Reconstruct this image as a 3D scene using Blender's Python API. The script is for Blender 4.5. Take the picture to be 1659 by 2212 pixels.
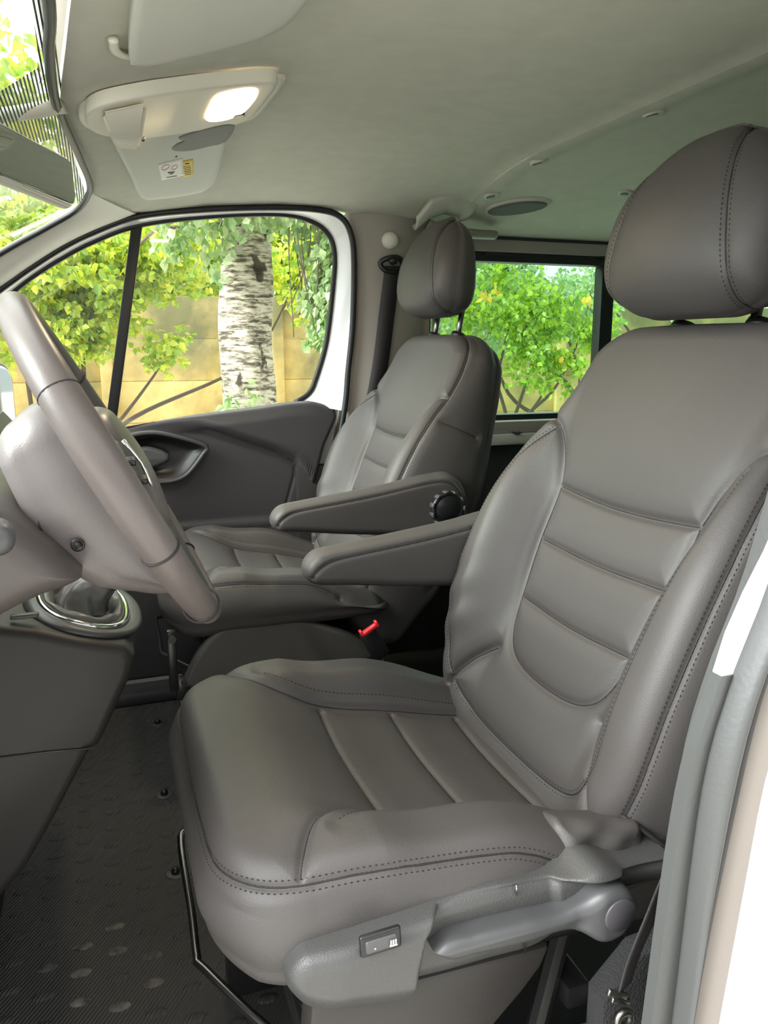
import bpy, bmesh, math, random
import numpy as np
from mathutils import Vector, Matrix
from mathutils.kdtree import KDTree
from mathutils.bvhtree import BVHTree

# ------------------------------------------------------------------ clear
for o in list(bpy.data.objects):
    bpy.data.objects.remove(o)
SC = bpy.context.scene
COL = SC.collection
# axes: +X towards the rear of the van, +Y towards the passenger side, Z up, z=0 cabin floor

# ------------------------------------------------------------------ camera
PITCH, YAW, FPX = math.radians(11.827), math.radians(19.659), 1700.0
cam_d = bpy.data.cameras.new('camera')
cam_d.sensor_fit = 'VERTICAL'
cam_d.sensor_height = 24.0
cam_d.lens = FPX / 2212.0 * 24.0
cam_d.clip_start = 0.02
cam = bpy.data.objects.new('camera', cam_d)
COL.objects.link(cam)
cam.location = (0, 0, 0.95)
cam.rotation_euler = (math.pi / 2 - PITCH, 0, -YAW)
SC.camera = cam

# ------------------------------------------------------------------ world
W = bpy.data.worlds.new('overcast_sky')
SC.world = W
W.use_nodes = True
nt = W.node_tree
nt.nodes.clear()
bg = nt.nodes.new('ShaderNodeBackground')
outw = nt.nodes.new('ShaderNodeOutputWorld')
tc = nt.nodes.new('ShaderNodeTexCoord')
sep = nt.nodes.new('ShaderNodeSeparateXYZ')
rmp = nt.nodes.new('ShaderNodeValToRGB')
nt.links.new(tc.outputs['Generated'], sep.inputs[0])
nt.links.new(sep.outputs['Z'], rmp.inputs[0])
rmp.color_ramp.elements[0].position = 0.0
rmp.color_ramp.elements[0].color = (0.25, 0.275, 0.285, 1)
rmp.color_ramp.elements[1].position = 1.0
rmp.color_ramp.elements[1].color = (1.0, 1.0, 1.0, 1)
# thin cloud glows brightest ahead of the van
dotn = nt.nodes.new('ShaderNodeVectorMath')
dotn.operation = 'DOT_PRODUCT'
nrmn = nt.nodes.new('ShaderNodeVectorMath')
nrmn.operation = 'NORMALIZE'
nt.links.new(tc.outputs['Generated'], nrmn.inputs[0])
nt.links.new(nrmn.outputs[0], dotn.inputs[0])
dotn.inputs[1].default_value = (-0.90, -0.14, 0.41)
mxn = nt.nodes.new('ShaderNodeMath')
mxn.operation = 'MAXIMUM'
mxn.inputs[1].default_value = 0.0
nt.links.new(dotn.outputs['Value'], mxn.inputs[0])
pwn = nt.nodes.new('ShaderNodeMath')
pwn.operation = 'POWER'
pwn.inputs[1].default_value = 18.0
nt.links.new(mxn.outputs[0], pwn.inputs[0])
man = nt.nodes.new('ShaderNodeMath')
man.operation = 'MULTIPLY_ADD'
man.inputs[1].default_value = 14.0
man.inputs[2].default_value = 1.0
nt.links.new(pwn.outputs[0], man.inputs[0])
scl = nt.nodes.new('ShaderNodeVectorMath')
scl.operation = 'SCALE'
nt.links.new(rmp.outputs[0], scl.inputs[0])
nt.links.new(man.outputs[0], scl.inputs['Scale'])
# added sky gradient: dims light from the driver's side, brightens the far side
sep2 = nt.nodes.new('ShaderNodeSeparateXYZ')
nt.links.new(nrmn.outputs[0], sep2.inputs[0])
may = nt.nodes.new('ShaderNodeMath')
may.operation = 'MULTIPLY_ADD'
may.inputs[1].default_value = 0.38
may.inputs[2].default_value = 0.75
nt.links.new(sep2.outputs['Y'], may.inputs[0])
scl2 = nt.nodes.new('ShaderNodeVectorMath')
scl2.operation = 'SCALE'
nt.links.new(scl.outputs[0], scl2.inputs[0])
nt.links.new(may.outputs[0], scl2.inputs['Scale'])
nt.links.new(scl2.outputs[0], bg.inputs[0])
bg.inputs[1].default_value = 4.3
nt.links.new(bg.outputs[0], outw.inputs[0])

# ------------------------------------------------------------------ exposure
VS = SC.view_settings
SC.display_settings.display_device = 'sRGB'
VS.view_transform = 'Standard'
VS.look = 'None'
VS.exposure = 0.62
VS.gamma = 1.0
VS.use_curve_mapping = False
SC.cycles.max_bounces = 10
SC.cycles.diffuse_bounces = 5
SC.cycles.glossy_bounces = 4
SC.cycles.transparent_max_bounces = 12
SC.cycles.use_denoising = True
SC.cycles.sample_clamp_indirect = 6.0

rnd = random.Random(7)
nrng = np.random.default_rng(11)


# ================================================================== materials
def mat(name, col, rough=0.5, metal=0.0, noise=None, bump=None, spec=0.5, var=0.0, varscale=3.0, coat=0.0):
    """noise bump = (scale, strength, distance); var = colour variation"""
    m = bpy.data.materials.new(name)
    m.use_nodes = True
    t = m.node_tree
    b = t.nodes['Principled BSDF']
    b.inputs['Base Color'].default_value = (*col, 1)
    b.inputs['Roughness'].default_value = rough
    b.inputs['Metallic'].default_value = metal
    b.inputs['Specular IOR Level'].default_value = spec
    b.inputs['Coat Weight'].default_value = coat
    c = t.nodes.new('ShaderNodeTexCoord')
    if var > 0:
        n = t.nodes.new('ShaderNodeTexNoise')
        n.inputs['Scale'].default_value = varscale
        n.inputs['Detail'].default_value = 4
        t.links.new(c.outputs['Object'], n.inputs['Vector'])
        r = t.nodes.new('ShaderNodeMapRange')
        r.inputs[1].default_value = 0.3
        r.inputs[2].default_value = 0.7
        r.inputs[3].default_value = 1 - var
        r.inputs[4].default_value = 1 + var
        t.links.new(n.outputs[0], r.inputs[0])
        mx = t.nodes.new('ShaderNodeVectorMath')
        mx.operation = 'SCALE'
        mx.inputs[0].default_value = col
        t.links.new(r.outputs[0], mx.inputs['Scale'])
        t.links.new(mx.outputs[0], b.inputs['Base Color'])
    if noise:
        if bump == 'voronoi':
            n = t.nodes.new('ShaderNodeTexVoronoi')
            n.inputs['Scale'].default_value = noise[0]
            o = n.outputs['Distance']
        else:
            n = t.nodes.new('ShaderNodeTexNoise')
            n.inputs['Scale'].default_value = noise[0]
            n.inputs['Detail'].default_value = 2
            o = n.outputs[0]
        t.links.new(c.outputs['Object'], n.inputs['Vector'])
        bp = t.nodes.new('ShaderNodeBump')
        bp.inputs['Strength'].default_value = noise[1]
        bp.inputs['Distance'].default_value = noise[2]
        t.links.new(o, bp.inputs['Height'])
        t.links.new(bp.outputs[0], b.inputs['Normal'])
    return m


M = {}
M['leather'] = mat('grey_leather', (0.067, 0.061, 0.058), 0.52, noise=(700, 0.3, 0.0005), bump='voronoi', var=0.05, varscale=6)
M['thread'] = mat('dark_thread', (0.012, 0.010, 0.012), 0.8)
M['seam'] = mat('seam_cord', (0.018, 0.016, 0.017), 0.7)
M['gather'] = mat('soft_gathered_leather', (0.12, 0.115, 0.11), 0.4, noise=(38, 0.9, 0.012))
M['plastic'] = mat('grained_grey_plastic', (0.066, 0.065, 0.063), 0.42, noise=(700, 0.4, 0.0006), bump='voronoi')
M['plastic2'] = mat('smooth_grey_plastic', (0.066, 0.066, 0.068), 0.40, noise=(800, 0.2, 0.0004))
M['door_plastic'] = mat('dark_door_plastic', (0.062, 0.058, 0.063), 0.42, noise=(600, 0.3, 0.0006))
M['dash'] = mat('dark_dash_plastic', (0.027, 0.0235, 0.022), 0.5, noise=(600, 0.3, 0.0006))
M['black'] = mat('black_plastic', (0.012, 0.012, 0.013), 0.35)
M['knee'] = mat('brown_grey_knee_plastic', (0.085, 0.072, 0.068), 0.45, noise=(600, 0.3, 0.0006))
M['rubber'] = mat('black_rubber_seal', (0.016, 0.017, 0.018), 0.42)
M['greyrubber'] = mat('grey_rubber_seal', (0.06, 0.062, 0.06), 0.5, noise=(200, 0.3, 0.001))
M['white'] = mat('white_car_paint', (0.82, 0.82, 0.84), 0.25, coat=0.5)
M['cream'] = mat('cream_pillar_plastic', (0.72, 0.70, 0.63), 0.5, noise=(500, 0.2, 0.0006))
M['pillar'] = mat('warm_grey_pillar_plastic', (0.34, 0.31, 0.28), 0.55, noise=(500, 0.2, 0.0006))
M['headliner'] = mat('woven_headliner_fabric', (0.55, 0.55, 0.465), 0.95, noise=(900, 0.35, 0.001), var=0.04, varscale=25)
M['visor'] = mat('vinyl_visor', (0.60, 0.61, 0.55), 0.7, noise=(700, 0.3, 0.0006))
M['lampplastic'] = mat('pale_lamp_plastic', (0.72, 0.70, 0.60), 0.45)
M['chrome'] = mat('chrome', (0.85, 0.85, 0.85), 0.08, 1.0)
M['steel'] = mat('dull_steel', (0.25, 0.24, 0.23), 0.3, 1.0)
M['darksteel'] = mat('black_painted_steel', (0.02, 0.02, 0.02), 0.3, spec=0.6)
M['webbing'] = mat('black_seat_belt_webbing', (0.022, 0.018, 0.020), 0.6, noise=(900, 0.5, 0.001))
M['red'] = mat('red_plastic', (0.85, 0.03, 0.04), 0.35)
M['carpet'] = mat('black_carpet', (0.012, 0.012, 0.012), 0.95, noise=(500, 1, 0.003))
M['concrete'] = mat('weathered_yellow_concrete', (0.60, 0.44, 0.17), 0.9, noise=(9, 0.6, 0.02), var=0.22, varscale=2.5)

M['ground'] = mat('gravel_and_grass_ground', (0.52, 0.50, 0.44), 0.95, noise=(6, 0.8, 0.05), var=0.3, varscale=2)
M['wheel'] = mat('smooth_wheel_leather', (0.125, 0.105, 0.10), 0.36, noise=(600, 0.2, 0.0005))
M['shroud'] = mat('grey_column_plastic', (0.17, 0.15, 0.15), 0.36, noise=(500, 0.3, 0.0006))
M['yellow'] = mat('yellow_sticker', (0.75, 0.55, 0.10), 0.6)
M['paper'] = mat('white_sticker', (0.80, 0.79, 0.74), 0.6)
M['ink'] = mat('black_ink', (0.03, 0.03, 0.03), 0.7)
M['redink'] = mat('red_ink', (0.6, 0.25, 0.2), 0.7)
M['headrest_dark'] = M['leather']
M['mirror'] = mat('mirror_glass', (0.55, 0.58, 0.56), 0.03, 1.0)
M['branch'] = mat('brown_branch', (0.12, 0.09, 0.07), 0.9)
M['cable'] = mat('green_sheathed_cable', (0.16, 0.18, 0.10), 0.5)


def leafmat(name, col, col2):
    m = bpy.data.materials.new(name)
    m.use_nodes = True
    t = m.node_tree
    t.nodes.clear()
    out = t.nodes.new('ShaderNodeOutputMaterial')
    d = t.nodes.new('ShaderNodeBsdfDiffuse')
    tr = t.nodes.new('ShaderNodeBsdfTranslucent')
    g = t.nodes.new('ShaderNodeBsdfGlossy')
    g.inputs['Roughness'].default_value = 0.35
    g.inputs['Color'].default_value = (1, 1, 1, 1)
    geo = t.nodes.new('ShaderNodeNewGeometry')
    rp = t.nodes.new('ShaderNodeValToRGB')
    rp.color_ramp.elements[0].color = (*col, 1)
    rp.color_ramp.elements[1].color = (*col2, 1)
    t.links.new(geo.outputs['Random Per Island'], rp.inputs[0])
    t.links.new(rp.outputs[0], d.inputs['Color'])
    t.links.new(rp.outputs[0], tr.inputs['Color'])
    mx = t.nodes.new('ShaderNodeMixShader')
    mx.inputs[0].default_value = 0.5
    t.links.new(d.outputs[0], mx.inputs[1])
    t.links.new(tr.outputs[0], mx.inputs[2])
    m2 = t.nodes.new('ShaderNodeMixShader')
    m2.inputs[0].default_value = 0.07
    t.links.new(mx.outputs[0], m2.inputs[1])
    t.links.new(g.outputs[0], m2.inputs[2])
    t.links.new(m2.outputs[0], out.inputs[0])
    return m


M['leaf_birch'] = leafmat('birch_leaf', (0.22, 0.40, 0.13), (0.55, 0.66, 0.34))
M['leaf_yellow'] = leafmat('yellow_green_leaf', (0.28, 0.50, 0.05), (0.85, 0.85, 0.08))
M['leaf_lime'] = leafmat('lime_leaf', (0.16, 0.34, 0.03), (0.62, 0.78, 0.06))
M['leaf_dark'] = leafmat('deep_green_leaf', (0.07, 0.18, 0.05), (0.18, 0.32, 0.10))
M['leaf_gold'] = leafmat('golden_leaf', (0.90, 0.55, 0.03), (0.95, 0.75, 0.06))


def glassmat(name, tint, refl=0.06):
    m = bpy.data.materials.new(name)
    m.use_nodes = True
    t = m.node_tree
    t.nodes.clear()
    out = t.nodes.new('ShaderNodeOutputMaterial')
    tr = t.nodes.new('ShaderNodeBsdfTransparent')
    tr.inputs[0].default_value = (*tint, 1)
    g = t.nodes.new('ShaderNodeBsdfGlossy')
    g.inputs['Roughness'].default_value = 0.02
    lw = t.nodes.new('ShaderNodeLayerWeight')
    lw.inputs[0].default_value = 0.5
    pw = t.nodes.new('ShaderNodeMath')
    pw.operation = 'POWER'
    pw.inputs[1].default_value = 5
    fr = t.nodes.new('ShaderNodeMath')
    fr.operation = 'MULTIPLY_ADD'
    fr.inputs[1].default_value = 0.6
    fr.inputs[2].default_value = 0.035
    t.links.new(lw.outputs['Facing'], pw.inputs[0])
    t.links.new(pw.outputs[0], fr.inputs[0])
    mx = t.nodes.new('ShaderNodeMixShader')
    t.links.new(fr.outputs[0], mx.inputs[0])
    t.links.new(tr.outputs[0], mx.inputs[1])
    t.links.new(g.outputs[0], mx.inputs[2])
    t.links.new(mx.outputs[0], out.inputs[0])
    return m


M['glass'] = glassmat('clear_window_glass', (0.93, 0.95, 0.92))
M['privacy'] = glassmat('dark_privacy_glass', (0.22, 0.34, 0.27))
M['tinted'] = glassmat('green_tinted_glass', (0.66, 0.80, 0.71))


def fritmat():
    """windscreen edge: fine black ceramic stripes printed on the glass"""
    m = glassmat('striped_ceramic_glass', (0.9, 0.93, 0.9))
    t = m.node_tree
    out = [n for n in t.nodes if n.type == 'OUTPUT_MATERIAL'][0]
    last = out.inputs[0].links[0].from_socket
    c = t.nodes.new('ShaderNodeTexCoord')
    w = t.nodes.new('ShaderNodeTexWave')
    w.bands_direction = 'X'
    w.inputs['Scale'].default_value = 70
    t.links.new(c.outputs['Object'], w.inputs['Vector'])
    gt = t.nodes.new('ShaderNodeMath')
    gt.operation = 'GREATER_THAN'
    gt.inputs[1].default_value = 0.60
    t.links.new(w.outputs['Fac'], gt.inputs[0])
    bk = t.nodes.new('ShaderNodeBsdfPrincipled')
    bk.inputs['Base Color'].default_value = (0.02, 0.02, 0.02, 1)
    mx = t.nodes.new('ShaderNodeMixShader')
    t.links.new(gt.outputs[0], mx.inputs[0])
    t.links.new(last, mx.inputs[1])
    t.links.new(bk.outputs[0], mx.inputs[2])
    t.links.new(mx.outputs[0], out.inputs[0])
    return m


M['frit'] = fritmat()


def lampmat():
    m = bpy.data.materials.new('lit_lamp_lens')
    m.use_nodes = True
    b = m.node_tree.nodes['Principled BSDF']
    b.inputs['Base Color'].default_value = (1, 0.9, 0.75, 1)
    b.inputs['Emission Color'].default_value = (1, 0.70, 0.42, 1)
    b.inputs['Emission Strength'].default_value = 2.6
    return m


M['lens'] = lampmat()


def birchmat():
    m = bpy.data.materials.new('birch_bark')
    m.use_nodes = True
    t = m.node_tree
    b = t.nodes['Principled BSDF']
    b.inputs['Roughness'].default_value = 0.85
    c = t.nodes.new('ShaderNodeTexCoord')
    mp = t.nodes.new('ShaderNodeMapping')
    mp.inputs['Scale'].default_value = (3.0, 3.0, 16.0)
    t.links.new(c.outputs['Object'], mp.inputs[0])
    n = t.nodes.new('ShaderNodeTexNoise')
    n.inputs['Scale'].default_value = 2.2
    n.inputs['Detail'].default_value = 9
    n.inputs['Roughness'].default_value = 0.72
    t.links.new(mp.outputs[0], n.inputs['Vector'])
    r = t.nodes.new('ShaderNodeValToRGB')
    e = r.color_ramp.elements
    e[0].position = 0.42
    e[0].color = (0.10, 0.085, 0.06, 1)
    e[1].position = 0.55
    e[1].color = (0.80, 0.74, 0.60, 1)
    k = e.new(0.475)
    k.color = (0.38, 0.33, 0.25, 1)
    t.links.new(n.outputs[0], r.inputs[0])
    # big dark branch scars
    v = t.nodes.new('ShaderNodeTexVoronoi')
    v.inputs['Scale'].default_value = 2.6
    mp2 = t.nodes.new('ShaderNodeMapping')
    mp2.inputs['Scale'].default_value = (1.6, 1.6, 1.1)
    t.links.new(c.outputs['Object'], mp2.inputs[0])
    n2 = t.nodes.new('ShaderNodeTexNoise')
    n2.inputs['Scale'].default_value = 9
    t.links.new(mp2.outputs[0], n2.inputs['Vector'])
    ad = t.nodes.new('ShaderNodeVectorMath')
    ad.operation = 'MULTIPLY_ADD'
    ad.inputs[1].default_value = (0.22, 0.22, 0.22)
    t.links.new(n2.outputs['Color'], ad.inputs[0])
    t.links.new(mp2.outputs[0], ad.inputs[2])
    t.links.new(ad.outputs[0], v.inputs['Vector'])
    r2 = t.nodes.new('ShaderNodeValToRGB')
    r2.color_ramp.elements[0].position = 0.19
    r2.color_ramp.elements[0].color = (0.12, 0.10, 0.08, 1)
    r2.color_ramp.elements[1].position = 0.27
    r2.color_ramp.elements[1].color = (1, 1, 1, 1)
    t.links.new(v.outputs['Distance'], r2.inputs[0])
    mu = t.nodes.new('ShaderNodeMix')
    mu.data_type = 'RGBA'
    mu.blend_type = 'MULTIPLY'
    mu.inputs[0].default_value = 1
    t.links.new(r.outputs[0], mu.inputs[6])
    t.links.new(r2.outputs[0], mu.inputs[7])
    t.links.new(mu.outputs[2], b.inputs['Base Color'])
    bp = t.nodes.new('ShaderNodeBump')
    bp.inputs['Distance'].default_value = 0.03
    t.links.new(n.outputs[0], bp.inputs['Height'])
    t.links.new(bp.outputs[0], b.inputs['Normal'])
    return m


M['birch'] = birchmat()


def floormat():
    """ribbed rubber floor: fine diagonal weave and scuffs (geometry adds the raised dashes)"""
    m = mat('ribbed_rubber_floor', (0.068, 0.067, 0.062), 0.6)
    t = m.node_tree
    b = t.nodes['Principled BSDF']
    c = t.nodes.new('ShaderNodeTexCoord')
    mp = t.nodes.new('ShaderNodeMapping')
    mp.inputs['Rotation'].default_value = (0, 0, math.radians(35))
    t.links.new(c.outputs['Object'], mp.inputs[0])
    w = t.nodes.new('ShaderNodeTexWave')
    w.inputs['Scale'].default_value = 55
    w.inputs['Distortion'].default_value = 0.4
    t.links.new(mp.outputs[0], w.inputs['Vector'])
    bp = t.nodes.new('ShaderNodeBump')
    bp.inputs['Strength'].default_value = 0.8
    bp.inputs['Distance'].default_value = 0.002
    t.links.new(w.outputs['Fac'], bp.inputs['Height'])
    t.links.new(bp.outputs[0], b.inputs['Normal'])
    return m




def green_patches(m):
    """green-grey patches mixed over the concrete colour, denser on the upper panels"""
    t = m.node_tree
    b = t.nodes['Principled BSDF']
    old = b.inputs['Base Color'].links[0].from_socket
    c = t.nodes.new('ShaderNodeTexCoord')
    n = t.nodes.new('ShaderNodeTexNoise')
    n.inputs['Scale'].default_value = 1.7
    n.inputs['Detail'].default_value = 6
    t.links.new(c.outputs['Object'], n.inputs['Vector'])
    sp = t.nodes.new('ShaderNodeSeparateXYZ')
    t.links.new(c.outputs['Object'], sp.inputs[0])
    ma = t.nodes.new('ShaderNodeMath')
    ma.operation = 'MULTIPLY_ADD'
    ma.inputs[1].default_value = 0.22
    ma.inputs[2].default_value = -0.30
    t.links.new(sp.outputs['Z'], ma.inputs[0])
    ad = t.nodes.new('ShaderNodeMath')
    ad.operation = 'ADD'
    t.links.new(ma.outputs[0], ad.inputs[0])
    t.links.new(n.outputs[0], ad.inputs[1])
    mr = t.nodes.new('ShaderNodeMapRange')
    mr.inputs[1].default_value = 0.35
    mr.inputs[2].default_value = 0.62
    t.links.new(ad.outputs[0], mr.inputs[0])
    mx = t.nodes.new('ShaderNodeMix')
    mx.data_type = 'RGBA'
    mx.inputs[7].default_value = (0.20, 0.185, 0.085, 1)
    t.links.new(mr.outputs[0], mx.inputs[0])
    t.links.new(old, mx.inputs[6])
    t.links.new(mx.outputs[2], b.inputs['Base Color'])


green_patches(M['concrete'])
M['floor'] = floormat()
M['dust'] = mat('dusty_scuffs', (0.12, 0.11, 0.10), 0.9, noise=(120, 0.6, 0.002), var=.7, varscale=60)


# ================================================================== mesh helpers
def mesh_obj(name, v, f, m, parent=None, smooth=True, shift=None, auto=None):
    me = bpy.data.meshes.new(name)
    v = np.asarray(v, float)
    if shift is not None:
        v = v - np.asarray(shift, float)
    if isinstance(f, np.ndarray):
        f = f.tolist()
    me.from_pydata([tuple(p) for p in v.tolist()], [], f)
    me.materials.append(m)
    me.update()
    if smooth:
        me.polygons.foreach_set('use_smooth', [True] * len(me.polygons))
        if auto is not None:
            me.set_sharp_from_angle(angle=math.radians(auto))
    o = bpy.data.objects.new(name, me)
    COL.objects.link(o)
    if parent is not None:
        o.parent = parent
    return o


def thing(name, label, cat, loc=(0, 0, 0), group=None):
    o = bpy.data.objects.new(name, None)
    o.empty_display_size = 0.05
    COL.objects.link(o)
    o.location = loc
    o['label'] = label
    o['category'] = cat
    if group:
        o['group'] = group
    return o


def tag(o, label, cat, group=None):
    o['label'] = label
    o['category'] = cat
    if group:
        o['group'] = group
    return o


def struct(o, label=None):
    o['kind'] = 'structure'
    if label:
        o['label'] = label
        o['category'] = o.name.split('.')[0].split('_')[0]
    return o


def P(name, geo, m, parent=None, **k):
    """link geometry given in world metres under its thing"""
    sh = tuple(parent_world(parent)) if parent is not None else None
    return mesh_obj(name, geo[0], geo[1], m, parent, shift=sh, **k)


def parent_world(p):
    v = Vector((0, 0, 0))
    while p is not None:
        v += Vector(p.location)
        p = p.parent
    return v


def join(*gs):
    V, F, n = [], [], 0
    for v, f in gs:
        v = np.asarray(v, float)
        V.append(v)
        F += [[i + n for i in q] for q in (f.tolist() if isinstance(f, np.ndarray) else f)]
        n += len(v)
    return np.vstack(V), F


def box(c, s, bev=0.003, seg=2, rot=None):
    bm = bmesh.new()
    bmesh.ops.create_cube(bm, size=1)
    bmesh.ops.scale(bm, vec=s, verts=bm.verts)
    if bev > 0:
        bmesh.ops.bevel(bm, geom=list(bm.edges), offset=min(bev, min(s) * .45), segments=seg, affect='EDGES', profile=0.5)
    if rot is not None:
        bmesh.ops.rotate(bm, cent=(0, 0, 0), matrix=rot, verts=bm.verts)
    bmesh.ops.translate(bm, vec=c, verts=bm.verts)
    return bm_geo(bm)


def bm_geo(bm):
    bm.verts.index_update()
    v = np.array([tuple(x.co) for x in bm.verts])
    f = [[x.index for x in q.verts] for q in bm.faces]
    bm.free()
    return v, f


def catmull(pts, step=0.01, closed=False):
    p = np.asarray(pts, float)
    n = len(p)
    out = []
    rng = range(n if closed else n - 1)
    for i in rng:
        if closed:
            a, b, c, d = p[(i - 1) % n], p[i], p[(i + 1) % n], p[(i + 2) % n]
        else:
            a = p[i - 1] if i > 0 else 2 * p[0] - p[1]
            b, c = p[i], p[i + 1]
            d = p[i + 2] if i + 2 < n else 2 * p[-1] - p[-2]
        k = max(2, int(np.linalg.norm(c - b) / step))
        t = np.linspace(0, 1, k, endpoint=False)[:, None]
        out.append(0.5 * ((2 * b) + (-a + c) * t + (2 * a - 5 * b + 4 * c - d) * t ** 2 + (-a + 3 * b - 3 * c + d) * t ** 3))
    if not closed:
        out.append(p[-1:])
    return np.vstack(out)


def tube(pts, r, n=8, closed=False, flat=None, up=None):
    """sweep a round (or flat=(w,h) elliptical) section along pts"""
    p = np.asarray(pts, float)
    m = len(p)
    if closed:
        t = np.roll(p, -1, 0) - np.roll(p, 1, 0)
    else:
        t = np.gradient(p, axis=0)
    t /= np.linalg.norm(t, axis=1)[:, None] + 1e-12
    u = np.array(up if up is not None else ((0, 0, 1) if abs(t[0][2]) < 0.9 else (1, 0, 0)), float)
    ns = []
    for i in range(m):
        if up is not None:
            u = np.array(up, float)
        u = u - t[i] * (u @ t[i])
        u /= np.linalg.norm(u) + 1e-12
        ns.append(u)
    ns = np.array(ns)
    bs = np.cross(t, ns)
    a = np.linspace(0, 2 * math.pi, n, endpoint=False)
    rr = np.broadcast_to(np.asarray(r, float), (m,)) if np.ndim(r) <= 1 else r
    wx = rr if flat is None else np.full(m, flat[0])
    wy = rr if flat is None else np.full(m, flat[1])
    V = p[:, None, :] + bs[:, None, :] * (np.cos(a)[None, :, None] * wx[:, None, None]) + ns[:, None, :] * (np.sin(a)[None, :, None] * wy[:, None, None])
    V = V.reshape(-1, 3)
    F = []
    for i in range(m if closed else m - 1):
        j = (i + 1) % m
        for k in range(n):
            l = (k + 1) % n
            F.append([i * n + k, i * n + l, j * n + l, j * n + k])
    if not closed:
        F.append([k for k in range(n)][::-1])
        F.append([(m - 1) * n + k for k in range(n)])
    return V, F


def lathe(prof, center, axis, n=32, cap=True):
    """prof = [(r, h)], axis unit vector"""
    ax = Vector(axis).normalized()
    q = Vector((0, 0, 1)).rotation_difference(ax)
    V, F = [], []
    for r, h in prof:
        for k in range(n):
            a = 2 * math.pi * k / n
            V.append(tuple(q @ Vector((r * math.cos(a), r * math.sin(a), h)) + Vector(center)))
    for i in range(len(prof) - 1):
        for k in range(n):
            l = (k + 1) % n
            F.append([i * n + k, i * n + l, (i + 1) * n + l, (i + 1) * n + k])
    if cap:
        F.append(list(range(n))[::-1])
        F.append([(len(prof) - 1) * n + k for k in range(n)])
    return np.array(V), F


def prism(outline, axis, a0, a1, bev=0.003, seg=2):
    """extrude a closed 2-D outline along an axis: axis 'Y' takes (x,z), 'X' takes (y,z), 'Z' takes (x,y)"""
    bm = bmesh.new()

    def pt(u, v, w):
        return {'Y': (u, w, v), 'X': (w, u, v), 'Z': (u, v, w)}[axis]
    vs = [bm.verts.new(pt(u, v, a0)) for u, v in outline]
    fc = bm.faces.new(vs)
    r = bmesh.ops.extrude_face_region(bm, geom=[fc])
    nv = [x for x in r['geom'] if isinstance(x, bmesh.types.BMVert)]
    d = a1 - a0
    bmesh.ops.translate(bm, vec={'Y': (0, d, 0), 'X': (d, 0, 0), 'Z': (0, 0, d)}[axis], verts=nv)
    bmesh.ops.recalc_face_normals(bm, faces=bm.faces)
    if bev > 0:
        es = []
        for e in bm.edges:
            if len(e.link_faces) == 2:
                try:
                    if e.calc_face_angle() > math.radians(50):
                        es.append(e)
                except ValueError:
                    pass
        bmesh.ops.bevel(bm, geom=es, offset=bev, segments=seg, affect='EDGES', profile=0.5)
    return bm_geo(bm)


def grid(nu, nv, fn):
    u = np.linspace(0, 1, nu)
    v = np.linspace(0, 1, nv)
    V = np.array([fn(a, b) for a in u for b in v])
    i = np.arange(nu * nv).reshape(nu, nv)
    F = np.stack([i[:-1, :-1], i[1:, :-1], i[1:, 1:], i[:-1, 1:]], -1).reshape(-1, 4)
    return V, F


def slab(nu, nv, fn, thick):
    """grid surface given a real thickness along +thick vector"""
    V, F = grid(nu, nv, fn)
    n = len(V)
    V2 = np.vstack([V, V + np.array(thick)])
    i = np.arange(n).reshape(nu, nv)
    rim = list(i[:, 0]) + list(i[-1, 1:]) + list(i[-2::-1, -1]) + list(i[0, -2:0:-1])
    fs = F.tolist() + [[q + n for q in f[::-1]] for f in F.tolist()]
    for k in range(len(rim)):
        a, b = int(rim[k]), int(rim[(k + 1) % len(rim)])
        fs.append([b, a, a + n, b + n])
    return V2, fs


def sm(x):
    x = np.clip(x, 0, 1)
    return x * x * (3 - 2 * x)


def spl(xs, ys):
    """smooth interpolation through control values"""
    xs = np.asarray(xs, float)
    ys = np.asarray(ys, float)
    m = np.gradient(ys, xs)

    def f(x):
        x = np.clip(x, xs[0], xs[-1])
        i = np.clip(np.searchsorted(xs, x) - 1, 0, len(xs) - 2)
        h = xs[i + 1] - xs[i]
        t = (x - xs[i]) / h
        return ((2 * t ** 3 - 3 * t ** 2 + 1) * ys[i] + (t ** 3 - 2 * t ** 2 + t) * h * m[i]
                + (-2 * t ** 3 + 3 * t ** 2) * ys[i + 1] + (t ** 3 - t ** 2) * h * m[i + 1])
    return f


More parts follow.
